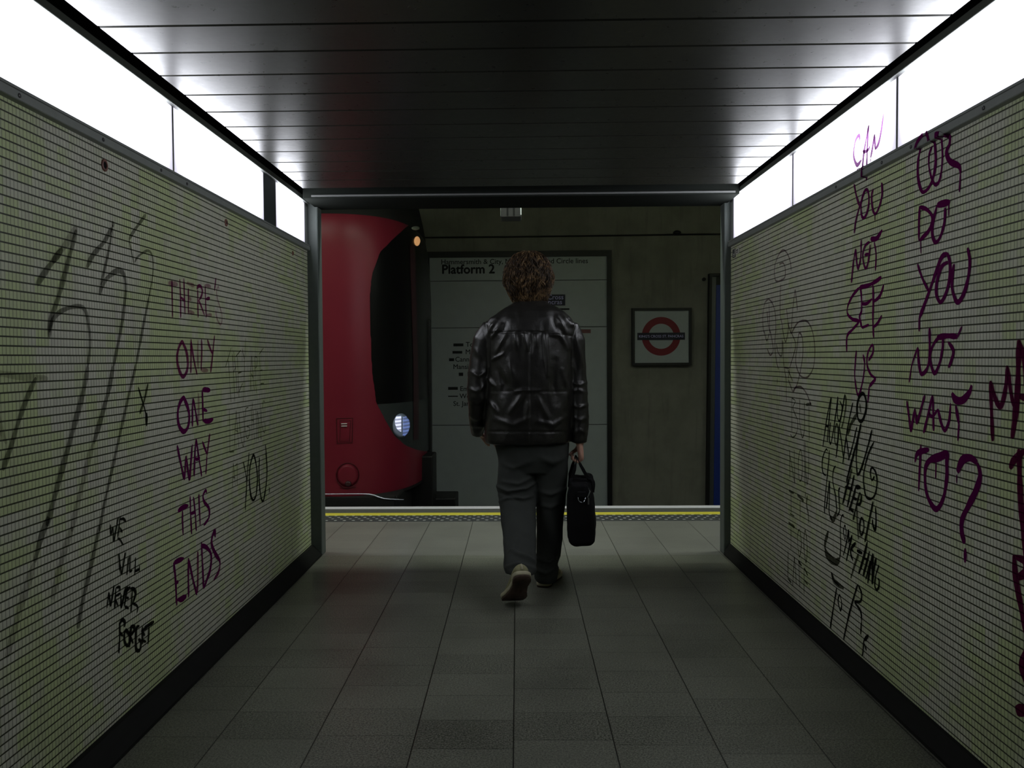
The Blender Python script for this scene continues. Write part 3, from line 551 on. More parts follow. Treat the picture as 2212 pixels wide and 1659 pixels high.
word(g, XR, [I_black, I_soft], .0115, [(1770, 1200, 6.914, [[(580, 430), (520, 620), (440, 920), (365, 1260)], [.012, 0, (585, 440), (635, 560), (620, 680), (530, 690)], [.012, 0, (530, 700), (620, 830), (640, 980)], [.016, 1, (640, 980), (620, 1180)], [.014, 0, (740, 1190), (670, 1270)], [(670, 1270), (655, 1450), (640, 1500)], [(680, 1320), (710, 1420)]])])
# round fixings, and two small plates high on the right wall
def wall_fixing(px, py, r, label):
    p = atX(px, py, XL); t = thing('wall_fixing', (XL, p.y, p.z), label, 'fixing')
    MB().lathe([(r, 0), (r, .003), (r * .72, .005), (r * .62, .004), (r * .6, .001)], (XL, p.y, p.z), 'x', 20, False).build('ring', simple('reddish_ring', (.22, .095, .075), .5), t, True)
    MB().lathe([(r * .6, .0005), (r * .3, .002), (.0005, .002)], (XL, p.y, p.z), 'x', 16, False).build('plug', M_black, t, True)
wall_fixing(225, 357, .019, 'round reddish fixing in the left wall tiles nearest the picture corner')
wall_fixing(488, 481, .016, 'round dark fixing in the left wall tiles under the middle lit panel')
wall_fixing(632, 547, .013, 'small dark fixing in the left wall tiles closest to the mouth post')
def plate(ya, yb, za, zb, m, label, marks, mm):
    t = thing('wall_plate', (XR, (ya + yb) / 2, (za + zb) / 2), label, 'sign')
    MB().box(XR - .004, XR, ya, yb, za, zb).build('plate', m, t, bevel=.001)
    b = MB()
    for (a, c, d, e) in marks: b.box(XR - .0046, XR - .004, ya + (yb - ya) * a, ya + (yb - ya) * c, za + (zb - za) * d, za + (zb - za) * e)
    b.build('lettering', mm, t)
M_pl = simple('plate_pale', (.5, .5, .46), .5)
p1 = atX(1597.5, 533, XR); p2 = atX(1590, 552, XR)
plate(p1.y, p2.y, p2.z + .004, p1.z - .004, M_pl, 'small pale plate high on the right wall near its far end', [(.25, .75, .55, .8), (.25, .75, .25, .4)], M_dark)
p1 = atX(1589, 536, XR); p2 = atX(1583.6, 560, XR)
plate(p1.y, min(p2.y, 4.99), p2.z + .006, p1.z - .002, M_dark, 'small black plate with pale edge beside the mouth post on the right wall', [(.0, .12, .05, .95), (.3, .6, .3, .45), (.3, .6, .1, .2)], M_pl)

# ---------------------------------------------------------------- lettering helper
def text_mesh(body, size, bold=0.0):
    cu = bpy.data.curves.new('text', 'FONT'); cu.body = body; cu.size = 1; cu.resolution_u = 3; cu.extrude = .004
    o = bpy.data.objects.new('text', cu); C.objects.link(o)
    dg = bpy.context.evaluated_depsgraph_get(); dg.update()
    me = bpy.data.meshes.new_from_object(o.evaluated_get(dg)); 
    bpy.data.objects.remove(o); bpy.data.curves.remove(cu)
    v = np.empty(len(me.vertices) * 3, 'f'); me.vertices.foreach_get('co', v); v = v.reshape(-1, 3)
    if bold:
        fs = [tuple(p.vertices) for p in me.polygons]; n = len(v); bpy.data.meshes.remove(me)
        sh = [(-bold, 0), (bold, 0), (0, bold), (0, -bold)]
        v = np.concatenate([v + np.array([a, c, i * .0006], 'f') for i, (a, c) in enumerate(sh)])
        me = bpy.data.meshes.new('lettering'); me.from_pydata(v.tolist(), [], [tuple(j + i * n for j in f) for i in range(4) for f in fs]); me.update()
    return me, v
def lettering(parent, body, m, x, z, Y, size=None, width=None, align='l', bold=0.0, xs=1.0):
    """flat lettering facing the passage, standing on the plane Y; (x, z) is the baseline start (or end)"""
    me, v = text_mesh(body, 1, bold)
    wd = v[:, 0].max() - v[:, 0].min()
    k = size if size else width / wd
    co = np.empty_like(v); x0 = v[:, 0].min()
    ofs = {'l': 0, 'r': -wd * k * xs, 'c': -wd * k * xs / 2}[align]
    co[:, 0] = x + ofs + (v[:, 0] - x0) * k * xs; co[:, 2] = z + v[:, 1] * k; co[:, 1] = Y - .0006 - (v[:, 2] + .004) * .12
    me.vertices.foreach_set('co', co.astype('f').ravel()); me.update(); me.name = 'lettering'; me.materials.clear(); me.materials.append(m)
    o = bpy.data.objects.new('lettering', me); C.objects.link(o); o.parent = parent; o.matrix_parent_inverse = Matrix.Translation(-parent.location); return o, k

# ---------------------------------------------------------------- the track wall: platform sign, roundel, blue panel, cable
YS = YF - .05
M_enamel = simple('white_enamel', (.285, .315, .32), .42, 0, .4, .08, 8)
M_blackf = simple('black_frame', (.006, .006, .006), .5, 0, .3)
M_ink = simple('black_lettering', (.012, .012, .012), .6, 0, .2)
M_blue = simple('dark_blue_enamel', (.006, .006, .018), .5, 0, .3)
M_lav = simple('white_lettering', (.42, .40, .68), .6, 0, .2)
M_red = simple('red_enamel', (.14, .004, .011), .5, 0, .3)
pa = atY(928, 557, YS); pb = atY(1310.5, 557, YS); zt = pa.z; zbt = -.72
sg = thing('platform_sign', ((pa.x + pb.x) / 2, YF, zbt), 'tall framed line sign headed Platform 2 on the track wall behind the person', 'sign')
zseams = [atY(1000, y, YS).z for y in (607, 708, 918.5)]
zs = [zt] + zseams + [zbt]
for i in range(4):
    MB().box(pa.x, pb.x, YS, YS + .02, zs[i + 1] + .004, zs[i] - (.004 if i else 0)).build('panel', M_enamel, sg)
MB().box(pa.x, pb.x, YS + .02, YF, zbt, zt).build('backing', M_blackf, sg)
ft = atY(1000, 544, YS).z; fx = .055
b = MB().box(pa.x - fx - .02, pb.x + fx, YS - .035, YF, zt, ft).box(pa.x - fx - .02, pa.x, YS - .035, YF, zbt, zt).box(pb.x, pb.x + fx, YS - .035, YF, zbt, zt)
b.build('frame', M_blackf, sg)
q = atY(953.5, 571, YS); lettering(sg, 'Hammersmith & City, Metropolitan and Circle lines', M_ink, q.x, q.z, YS, width=atY(1270, 571, YS).x - q.x, bold=.008)
q = atY(955, 591, YS); lettering(sg, 'Platform 2', M_ink, q.x, q.z, YS, width=atY(1069, 591, YS).x - q.x, bold=.03)
xr = atY(1070, 780, YS).x
_, ksz = lettering(sg, 'Cannon Street', M_ink, xr, atY(1000, 781, YS).z, YS, width=.476, align='r', bold=.010)
for y, tx in ((749, 'Tower Hill'), (765, 'Monument'), (797, 'Mansion House'), (813, 'Blackfriars'), (844.5, 'Embankment'), (860.5, 'Westminster'), (876.5, "St. James's Park")):
    lettering(sg, tx, M_ink, xr, atY(1000, y, YS).z, YS, size=ksz, align='r', bold=.010)
for (xa, xb, y, h) in ((979.5, 1001, 745, 6), (977.5, 998.5, 761, 5.5), (970, 981, 777, 6), (991, 1000.5, 808.5, 7), (968, 989, 839, 6), (968, 989, 856, 2.2)):
    A = atY(xa, y - h / 2, YS); B = atY(xb, y + h / 2, YS)
    MB().box(A.x, B.x, YS - .0015, YS, B.z, A.z).build('line_mark', M_ink, sg)
A = atY(1152, 636.5, YS); B = atY(1221, 660, YS)
np_ = MB().box(A.x, B.x, YS - .004, YS, B.z, A.z).build('name_plate', M_blue, sg)
for y, tx, xe in ((646.5, "King's Cross", 1217), (657, 'St. Pancras', 1214)):
    q = atY(xe, y, YS); lettering(sg, tx, M_lav, q.x, q.z, YS - .004, size=ksz * .98, align='r', bold=.008)
A = atY(1209, 666, YS); B = atY(1230, 669.5, YS); MB().box(A.x, B.x, YS - .0015, YS, B.z, A.z).build('line_mark', M_ink, sg)
A = atY(1254, 711.5, YS); B = atY(1276, 719.5, YS); MB().box(A.x, B.x, YS - .004, YS, B.z, A.z).build('badge', simple('red_badge', (.10, .02, .02), .5), sg)

A = atY(1366, 667, YS); B = atY(1492.5, 788, YS)
rd = thing('roundel_sign', ((A.x + B.x) / 2, YF, B.z), 'square framed red ring and blue bar station sign on the track wall', 'sign')
MB().box(A.x, B.x, YS, YF, B.z, A.z).build('panel', M_enamel, rd)
f = .026
b = MB().box(A.x - .006, B.x + .006, YS - .02, YF, A.z - f, A.z + .006).box(A.x - .006, B.x + .006, YS - .02, YF, B.z - .006, B.z + f).box(A.x - .006, A.x + f, YS - .02, YF, B.z + f, A.z - f).box(B.x - f, B.x + .006, YS - .02, YF, B.z + f, A.z - f)
b.build('frame', M_blackf, rd)
c = atY(1428, 726.5, YS); ro = 41.5 * YS / FPX; ri = 27 * YS / FPX
rs = []
for k in range(64):
    a = 2 * PI * k / 64; d = Vector((math.cos(a), 0, math.sin(a)))
    rs.append([Vector((c.x, YS, c.z)) + d * ri, Vector((c.x, YS - .003, c.z)) + d * ri, Vector((c.x, YS - .003, c.z)) + d * ro, Vector((c.x, YS, c.z)) + d * ro])
rs.append(rs[0]); MB().rings(rs, False).build('ring', M_red, rd)
hb = 51 * YS / FPX
MB().box(c.x - hb, c.x + hb, YS - .007, YS, c.z - 7.8 * YS / FPX, c.z + 7.8 * YS / FPX).build('bar', M_blue, rd)
lettering(rd, "KING'S CROSS ST. PANCRAS", M_lav, c.x, c.z - .0135, YS - .007, width=hb * 1.86, align='c', bold=.008)

A = atY(1533, 594, YS); B = atY(1527, 1092, YS)
bp = thing('blue_panel', (A.x, YF, -.72), 'tall dark blue black edged panel on the track wall beside the right mouth post', 'panel')
sk = (B.x - A.x) / (B.z - A.z)
def skbox(x0, x1, y0, y1, z0, z1):
    m = MB().box(x0, x1, y0, y1, z0, z1); m.v = [(p[0] + (p[2] - A.z) * sk, p[1], p[2]) for p in m.v]; return m
skbox(A.x - .01, A.x + .018, YS - .05, YF - .003, -.72, A.z + .015).build('edge', M_blackf, bp)
skbox(A.x + .018, A.x + .14, YS - .05, YF - .003, A.z - .02, A.z + .015).build('top_edge', M_blackf, bp)
skbox(A.x + .018, A.x + .075, YS - .01, YF - .003, -.72, A.z - .02).build('backing', simple('dark_grey_strip', (.06, .065, .07), .35, 0, .5), bp)
skbox(A.x + .075, A.x + .9, YS - .02, YF - .003, -.72, A.z - .12).build('sheet', simple('blue_sheet', (.009, .026, .19), .5, 0, .4), bp)
skbox(A.x + .075, A.x + .9, YS - .012, YF - .003, A.z - .12, A.z - .02).build('header', M_blackf, bp)

zc_ = atY(1200, 510.5, YF - .02).z
tag(MB().tube([(-2.6, YF - .012, zc_), (0, YF - .012, zc_), (3.2, YF - .012, zc_ + .012)], .010, 8).build('wall_cable', M_blackf), 'thin black cable running across the track wall above the platform sign', 'cable')
p = atY(1463, 502, YF - .03); b = MB().lathe([(.045, 0), (.045, -.03), (.03, -.045), (.001, -.045)], (p.x, YF, p.z), 'y', 16); b.v = [(v[0], v[1], p.z + (v[2] - p.z) * .5) for v in b.v]
tag(b.build('wall_fixing', M_blackf, smooth=True), 'flat dark fixing on the track wall just above the black cable', 'fixing')
p = atY(1521, 603, YF - .03); tag(MB().lathe([(.02, 0), (.02, -.03), (.013, -.04), (.001, -.04)], (p.x, YF, p.z), 'y', 14).build('wall_fixing', M_blackf, smooth=True), 'small round black fixing on the track wall left of the blue panel top', 'fixing')
# dark box hanging from the platform ceiling
YB = 5.75; A = atY(1082, 436, YB); B = atY(1125.5, 468, YB)
hb_ = thing('hanging_box', ((A.x + B.x) / 2, YB + .1, 3.3), 'small dark slotted box hanging beyond the lintel above the person', 'box')
MB().box(A.x, B.x, YB, YB + .2, B.z, A.z + .03).build('body', simple('dark_box', (.03, .03, .03), .5), hb_, bevel=.003)
for k in (.28, .60): MB().box(A.x + (B.x - A.x) * k, A.x + (B.x - A.x) * (k + .09), YB - .002, YB, B.z + .006, A.z + .01).build('slot', M_blackf, hb_)
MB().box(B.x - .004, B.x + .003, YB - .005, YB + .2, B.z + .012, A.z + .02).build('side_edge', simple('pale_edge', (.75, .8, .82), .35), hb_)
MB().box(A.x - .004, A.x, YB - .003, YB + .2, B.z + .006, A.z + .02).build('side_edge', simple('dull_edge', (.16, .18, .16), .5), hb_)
MB().tube([((A.x + B.x) / 2, YB + .1, A.z + .03), ((A.x + B.x) / 2, YB + .1, 3.3)], .012).build('hanger', M_dark, hb_)

# ---------------------------------------------------------------- the train
TY, TW, TXS = 8.2, 1.4, -1.72
def tsurf(u, z, off=0.0):
    """u 0: side by the platform, 1: middle of the front, 2: far side"""
    def P(u, z):
        tip = -.885 - .10 * max(0, (z - 1.7)) ** 2 - .02 * max(0, .35 - z)
        wz = TW * (1 - .55 * max(0, min(1, (z - 2.05) / .85)) ** 3.0)
        n = 2 / 2.9; a = u * PI / 2
        ca, sa = math.cos(a), math.sin(a)
        return Vector((TXS + (tip - TXS) * abs(sa) ** n, TY - wz * math.copysign(abs(ca) ** n, ca), z))
    p = P(u, z)
    if off:
        e = 1e-3; du = P(u + e, z) - P(u - e, z); dv = P(u, z + e) - P(u, z - e); nn = du.cross(dv)
        nn = nn.normalized() if nn.length > 1e-12 else Vector((0, -1, 0))
        if nn.dot(p - Vector((-2.5, TY, z))) < 0: nn = -nn
        p = p + nn * off
    return p
def tproj(p):
    d = p - EYE; z = d.dot(FWD); return (IW / 2 - SHX + FPX * d.dot(RGT) / z, IH / 2 - FPX * d.dot(UPV) / z)
def thit(px, py):
    """point of the train's skin seen at a pixel, as (u, z)"""
    u, z = .3, 1.2 - (py - 777) / FPX * 7
    for _ in range(40):
        x0, y0 = tproj(tsurf(u, z)); 
        xu, yu = tproj(tsurf(u + 1e-4, z)); xz, yz = tproj(tsurf(u, z + 1e-4))
        a, b_, c_, d_ = (xu - x0) / 1e-4, (xz - x0) / 1e-4, (yu - y0) / 1e-4, (yz - y0) / 1e-4
        det = a * d_ - b_ * c_
        if abs(det) < 1e-6: break
        ex, ey = px - x0, py - y0
        u = min(.98, max(.01, u + max(-.08, min(.08, (ex * d_ - ey * b_) / det)))); z += max(-.3, min(.3, (a * ey - c_ * ex) / det))
    return u, z
BT = [(476, 925), (480, 898), (490, 877), (503, 863), (520, 845), (545, 820), (590, 803), (640, 798), (700, 799), (800, 803), (870, 812), (905, 830), (940, 850), (962, 875), (972, 900), (976, 925)]
def bx_(py):
    if py <= BT[0][0] or py >= BT[-1][0]: return 990
    for (a, xa), (b_, xb) in zip(BT, BT[1:]):
        if a <= py <= b_: return xa + (xb - xa) * (py - a) / (b_ - a)
def ubound(z):
    lo, hi = .02, 1.0
    f = lambda u: (lambda q: q[0] - bx_(q[1]))(tproj(tsurf(u, z)))
    if f(1.0) < 0 and max(f(k / 40) for k in range(4, 40)) < 0: return None
    us = [k / 200 for k in range(4, 200)]
    for k in us:
        if f(k) >= 0: return k
    return None
M_tred = NT('train_red'); _nz = M_tred.noise(M_tred.pos(), 3, 4)
M_tred.set(col=M_tred.mix(_nz, (.125, .009, .019), (.155, .014, .026)), rough=.38, spec=.22); M_tred = M_tred.m
M_tblk = simple('train_black_glass', (.004, .004, .004), .3, 0, .12)
M_tgry = simple('train_dark_grey', (.022, .027, .027), .45, 0, .4)
M_troof = simple('train_roof', (.012, .012, .012), .7, 0, .2)
tr = thing('train', (-3.6, TY, -1.15), 'red train front with black windscreen standing at the platform', 'train')
zrows = [.055 + (2.42 - .055) * i / 90 for i in range(91)]
ubs = [ubound(z) for z in zrows]
body = MB(); NU = 40
for i in range(90):
    for ofs in (0,):
        r = []
        for z, ub in ((zrows[i], ubs[i]), (zrows[i + 1], ubs[i + 1])):
            e = ub if ub is not None else 1.0
            r.append((z, e))
        o = len(body.v)
        for z, e in r:
            zz_ = z
            body.v.append((-6.9, TY - TW * (1 - .55 * max(0, min(1, (z - 2.05) / .85)) ** 3.0), z))
            for k in range(NU + 1): body.v.append(tuple(tsurf(e * k / NU, z)))
        n = NU + 2
        for k in range(n - 1): body.f.append((o + k, o + k + 1, o + n + k + 1, o + n + k))
        # far half
        o = len(body.v)
        for z, e in r:
            for k in range(NU + 1): body.v.append(tuple(tsurf(2 - e * k / NU, z)))
            body.v.append((-6.9, TY + TW * (1 - .55 * max(0, min(1, (z - 2.05) / .85)) ** 3.0), z))
        # order: from far side u=2 toward the front
        n = NU + 2
        for k in range(NU): body.f.append((o + k, o + k + 1, o + n + k + 1, o + n + k))
bo = body.build('body_shell', M_tred, tr, True)
bm = bmesh.new(); bm.from_mesh(bo.data); bmesh.ops.remove_doubles(bm, verts=bm.verts, dist=1e-4); bmesh.ops.recalc_face_normals(bm, faces=bm.faces); bm.to_mesh(bo.data); bm.free()
zsplit = thit(835, 874)[1]
def mask_part(name, m, z0, z1, off=.002):
    b = MB(); rows = []
    for z, ub in zip(zrows, ubs):
        if ub is None or z < z0 or z > z1: continue
        rows.append([tsurf(ub + (2 - 2 * ub) * k / 60, z, off) for k in range(61)])
    b.rings(rows, False, False); return b.build(name, m, tr, True)
mask_part('windscreen', M_tblk, zsplit, 9)
lp = mask_part('lamp_panel', M_tgry, 0, zsplit + .02, .001)
# roof
rows = []
for i in range(24):
    z = 2.40 + .50 * (1 - math.cos(i / 23 * PI / 2)) if False else 2.40 + .5 * i / 23
    rows.append([Vector((-6.9, tsurf(0, z).y, z))] + [tsurf(2 * k / 60, z, .003) for k in range(61)] + [Vector((-6.9, tsurf(2, z).y, z))])
MB().rings(rows, False, False).build('roof', M_troof, tr, True)
MB().box(-6.9, -1.0, TY - TW + .06, TY + TW - .06, -.75, .06).build('underframe', M_troof, tr, bevel=.02)
# under edge of the red shell: dark lip
MB().rings([[tsurf(2 * k / 60, z, .002) for k in range(61)] for z in (.035, .06)], False, False).build('lip', M_troof, tr)
# patch on the skin traced by an outline
def patch(name, pts, m, off, parent, close_n=None):
    c0 = (sum(p[0] for p in pts) / len(pts), sum(p[1] for p in pts) / len(pts)); b = MB(); rings = []
    for s in (0.02, .35, .7, 1.0):
        rings.append([tsurf(*thit(c0[0] + (x - c0[0]) * s, c0[1] + (y - c0[1]) * s), off * (1.0 if s < 1 else .3)) for x, y in pts])
    b.rings(rings, True); return b.build(name, m, parent, True)
def ell(cx, cy, rx, ry, n=28): return [(cx + rx * math.cos(2 * PI * k / n), cy + ry * math.sin(2 * PI * k / n)) for k in range(n)]
def mat_head():
    t = NT('headlamp_lens'); z = t.sep(t.pos())[2]
    st = t.math('SINE', t.math('MULTIPLY', z, 2 * PI / .031)); k = t.smooth(st, -.6, .6, .35, 1.0)
    t.set(col=(.2, .22, .3), rough=.2, em=(.72, .76, 1.0), ems=t.math('MULTIPLY', k, 1.15)); return t.m
hl = patch('headlamp', ell(866, 920, 18.5, 27), simple('headlamp_bowl', (.30, .36, .50), .25, 0, .6), .012, tr)
patch('lens', [(852, 905), (855, 899), (865, 897), (865, 935), (858, 932), (853, 925), (851, 915)], mat_head(), .020, hl)
t = NT('headlamp_side'); zz = t.sep(t.pos())[2]
t.set(col=(.2, .22, .3), rough=.2, em=(.22, .34, .85), ems=t.math('MULTIPLY', t.smooth(t.math('SINE', t.math('MULTIPLY', zz, 2 * PI / .031)), -.6, .6, .35, 1.0), .42))
patch('lens', [(866, 897), (876, 899), (883, 908), (884, 922), (880, 935), (873, 943), (866, 943)], t.m, .018, hl)
t = NT('marker_lamp'); t.set(col=(.5, .3, .15), em=(1.0, .50, .20), ems=.45)
patch('marker_lamp', ell(900, 521, 6.5, 10.5, 16), t.m, .015, tr)
patch('upper_lamp', ell(897, 493, 9, 4.5, 16), simple('dull_lamp', (.5, .55, .45), .3), .012, tr)
M_pil = simple('front_red_pillar', (.025, .005, .008), .5)
for pts in ([(884, 540), (893, 540), (896, 640), (896, 760), (890, 760), (888, 640)], [(893, 770), (905, 770), (905, 960), (893, 950)], [(887, 600), (891, 600), (891, 640), (888, 640)]):
    pass
rows = [[tsurf(*thit(x0 + (x1 - x0) * k / 4, y), .006) for k in range(5)] for y, x0, x1 in [(530 + i * 20, 884 + min(8, i * .6), 895 + min(8, i * .5)) for i in range(22)]]
MB().rings(rows, False, False).build('front_pillar', M_pil, tr, True)
# equipment hatch with its handle, round cover, pale line for the light reflected on the skirt
def line_on(pts, r, name, m, parent, off=.002, closed=False):
    P = [tsurf(*thit(*p), off) for p in pts]
    if closed: P.append(P[0])
    return MB().tube(P, r, 6).build(name, m, parent)
M_line = simple('panel_gap', (.05, .006, .008), .7, 0, .2)
ha = patch('access_hatch', [(727.5, 905), (761, 904), (760, 955), (729, 957)], M_tred.copy(), .004, tr)
ha.data.polygons.foreach_set('use_smooth', [False] * len(ha.data.polygons))
line_on([(727, 904), (761.5, 903), (761, 956), (728.5, 958)], .0032, 'gap_edge', M_line, ha, .003, True)
line_on([(735, 925), (734, 953), (755, 953), (757, 908), (734, 908), (735, 925)], .002, 'inner_edge', M_line, ha, .006)
for y in (915.5, 920.5): line_on([(737, y), (749.5, y - .3)], .0045, 'handle', simple('pale_metal', (.55, .5, .5), .4), ha, .008)
rc = patch('round_cover', ell(751, 1027, 24, 25, 24), M_tred, .004, tr)
line_on(ell(751, 1027, 25, 27, 30), .0025, 'gap_edge', M_line, rc, .003, True)
patch('knob', ell(752, 1045, 7.5, 6.5, 14), simple('dark_red_knob', (.03, .004, .006), .5), .014, rc)
line_on([(735, 1052), (752, 1054.5), (769, 1051)], .003, 'knob_ring', M_line, rc, .006)
YE = TY - TW - .012
P = [atY(x, y, YE) for x, y in ((560, 1067.6), (690, 1067.6), (780, 1067), (797, 1067.8), (808, 1070), (818, 1074), (830, 1077.3), (845, 1078.6), (872, 1079.4))]
MB().tube([p + Vector((0, .004, 0)) for p in P], [.0032, .0032, .0035, .005, .006, .006, .0045, .004, .002], 8).build('skirt_glint', simple('pale_glint', (.75, .78, .95), .25, .3, .8), tr, True)  # reflection along the skirt top, made as a pale tube
MB().box(-6.9, -1.02, YE + .006, TY - TW + .07, -.14, .058).build('skirt', M_troof, tr, bevel=.004)
# coupler and dark front gear
A = atY(903, 1076, 8.0); B = atY(984, 1098, 8.0)
MB().box(A.x - .1, B.x, 7.98, 8.42, B.z - .1, A.z).build('coupler', M_blackf, tr, bevel=.01)
A = atY(899, 985, 7.75); B = atY(936, 1094, 7.75)
MB().box(A.x - .1, B.x, 7.74, 8.1, B.z - .1, A.z).build('front_gear', M_blackf, tr, bevel=.012)
A = atY(905, 690, 8.25); B = atY(933, 990, 8.25)
MB().box(A.x - .08, B.x, 8.2, 8.3, B.z, A.z).build('grab_post', M_blackf, tr, bevel=.01)

# ---------------------------------------------------------------- the walking person
def fuse(mb, voxel, smooth=4, fac=.5):
    """joins overlapping lofts into one continuous skin and returns vertices, normals, faces"""
    me = bpy.data.meshes.new('t'); me.from_pydata(mb.v, [], mb.f); me.update()
    bm = bmesh.new(); bm.from_mesh(me); bmesh.ops.recalc_face_normals(bm, faces=bm.faces); bm.to_mesh(me); bm.free()
    o = bpy.data.objects.new('t', me); C.objects.link(o)
    r = o.modifiers.new('r', 'REMESH'); r.mode = 'VOXEL'; r.voxel_size = voxel; r.adaptivity = 0
    if smooth:
        sm = o.modifiers.new('s', 'SMOOTH'); sm.factor = fac; sm.iterations = smooth
    dg = bpy.context.evaluated_depsgraph_get(); dg.update()
    m2 = bpy.data.meshes.new_from_object(o.evaluated_get(dg))
    bpy.data.objects.remove(o); bpy.data.meshes.remove(me); return m2
def arr(me, what='co'):
    a = np.empty(len(me.vertices) * 3, 'f')
    if what == 'co': me.vertices.foreach_get('co', a)
    else: me.vertex_normals.foreach_get('vector', a)
    return a.reshape(-1, 3).astype('d')
def put(me, co): me.vertices.foreach_set('co', co.astype('f').ravel()); me.update()
def finish(me, name, m, parent):
    me.name = name; me.materials.clear(); me.materials.append(m)
    me.polygons.foreach_set('use_smooth', [True] * len(me.polygons))
    o = bpy.data.objects.new(name, me); C.objects.link(o); o.parent = parent; o.matrix_parent_inverse = Matrix.Translation(-parent.location); return o
_F, _R, _U, _E = (np.array(v) for v in (FWD, RGT, UPV, EYE))
def nproj(co):
    d = co - _E; z = d @ _F; return IW / 2 - SHX + FPX * (d @ _R) / z, IH / 2 - FPX * (d @ _U) / z
def segd(px, py, pts):
    """distance to a polyline and the position along it (0..1)"""
    best = np.full(px.shape, 1e9); tt = np.zeros(px.shape); n = len(pts) - 1
    for i in range(n):
        a = np.array(pts[i], 'd'); b = np.array(pts[i + 1], 'd'); ab = b - a
        t = np.clip(((px - a[0]) * ab[0] + (py - a[1]) * ab[1]) / (ab @ ab), 0, 1)
        d = np.hypot(px - a[0] - t * ab[0], py - a[1] - t * ab[1]); m = d < best
        best[m] = d[m]; tt[m] = (i + t[m]) / n
    return best, tt
def fold(px, py, pts, wdt, amp):
    d, t = segd(px, py, pts); return amp * np.exp(-(d / wdt) ** 2) * (.35 + .65 * np.sin(np.pi * np.clip(t, .04, .96)))
def nz3(co, sc, seed=0):
    return np.array([mnoise.noise(Vector((p[0] * sc[0] + seed, p[1] * sc[1], p[2] * sc[2]))) for p in co])
def sring(cx, cy, z, rx, ry, n=36, e=2.4, ryf=None):
    """superellipse ring, ryf: depth towards the front (away from the viewer)"""
    out = []
    for k in range(n):
        a = 2 * PI * k / n; c, s = math.cos(a), math.sin(a); q = 2 / e
        d = ry if s < 0 else (ryf if ryf else ry)
        out.append(Vector((cx + rx * math.copysign(abs(c) ** q, c), cy + d * math.copysign(abs(s) ** q, s), z)))
    return out
def prow(py, l, r, Y, d, e=2.4, df=None):
    A = atY(l, py, Y); B = atY(r, py, Y); return sring((A.x + B.x) / 2, Y, (A.z + B.z) / 2, (B.x - A.x) / 2, d, 36, e, df)
def ptube(pts, n=20):
    """limb: (px, py, Y, half width in px, depth ratio)"""
    P = [atY(p[0], p[1], p[2]) for p in pts]; R_ = [p[3] * p[2] / FPX for p in pts]
    return P, R_

per = thing('person', (.06, 4.3, 0), 'person seen from behind in a dark leather jacket walking out of the passage', 'person')

M_skin = NT('skin'); nzs = M_skin.noise(M_skin.pos(), 60, 4)
M_skin.set(col=M_skin.mix(nzs, (.42, .22, .16), (.55, .32, .24)), rough=.5); M_skin = M_skin.m
def mat_leather():
    t = NT('dark_leather'); p = t.pos(); n1 = t.noise(p, 260, 3, .6); n2 = t.noise(p, 18, 4, .6); n3 = t.noise(p, 70, 4, .6)
    t.set(col=t.mix(n2, (.0055, .0052, .0046), (.014, .013, .011)), rough=t.math('ADD', .26, t.math('MULTIPLY', n2, .20)), spec=.5)
    t.bump(t.math('ADD', t.math('MULTIPLY', n1, .35), t.math('MULTIPLY', n3, .9)), .28, .004); return t.m
def mat_cloth(name, a, b):
    t = NT(name); p = t.pos(); n1 = t.noise(p, 500, 2, .6); n2 = t.noise(p, 12, 4, .6)
    t.set(col=t.mix(t.math('ADD', t.math('MULTIPLY', n1, .5), t.math('MULTIPLY', n2, .5)), a, b), rough=.92, spec=.12); t.bump(n1, .2, .001); return t.m
M_leather = mat_leather(); M_trou = mat_cloth('charcoal_trousers', (.030, .033, .031), (.060, .065, .060))

# ---- body: one continuous skin (head, neck, trunk, limbs, hands)
B = MB()
HX, HY = atY(1141, 600, 4.36).x, 4.385
hz = lambda t: 1.515 + t * .225          # chin 0 .. crown 1
head = []
for t, rx, back, front in ((0, .030, .02, .052), (.05, .042, .045, .075), (.14, .052, .062, .088), (.26, .060, .078, .094), (.38, .066, .088, .096), (.5, .070, .094, .097), (.62, .072, .097, .098), (.74, .070, .095, .095), (.85, .060, .083, .082), (.93, .044, .062, .060), (.985, .022, .03, .03), (1.0, .006, .008, .008)):
    head.append(sring(HX, HY, hz(t), rx, back, 32, 2.15, front))
B.rings(head)
B.rings([sring(HX, HY - .012 - (1.56 - z) * .10, z, r, r, 24, 2) for z, r in ((1.60, .052), (1.55, .053), (1.50, .056), (1.46, .068), (1.43, .09))])
B.tube([(HX, HY + .088, hz(.54)), (HX, HY + .104, hz(.44)), (HX, HY + .114, hz(.355)), (HX, HY + .098, hz(.32))], [.009, .012, .015, .011], 10)   # nose
for sg in (-1, 1):
    B.tube([(HX + sg * .012, HY + .098, hz(.34)), (HX + sg * .016, HY + .092, hz(.33))], .0085, 8)
    B.tube([(HX + sg * .014, HY + .094, hz(.585)), (HX + sg * .034, HY + .092, hz(.60)), (HX + sg * .05, HY + .078, hz(.585))], [.008, .009, .006], 8)       # brows
    B.tube([(HX + sg * .066, HY + .005, hz(.58)), (HX + sg * .078, HY - .008, hz(.54)), (HX + sg * .078, HY - .008, hz(.44)), (HX + sg * .068, HY + .004, hz(.36))], [.009, .012, .011, .008], 10)   # ears
    B.tube([(HX + sg * .028, HY + .070, hz(.40)), (HX + sg * .045, HY + .055, hz(.38))], [.024, .02], 10)                                               # cheeks
B.tube([(HX - .022, HY + .086, hz(.195)), (HX, HY + .094, hz(.20)), (HX + .022, HY + .086, hz(.195))], [.005, .0075, .005], 8)
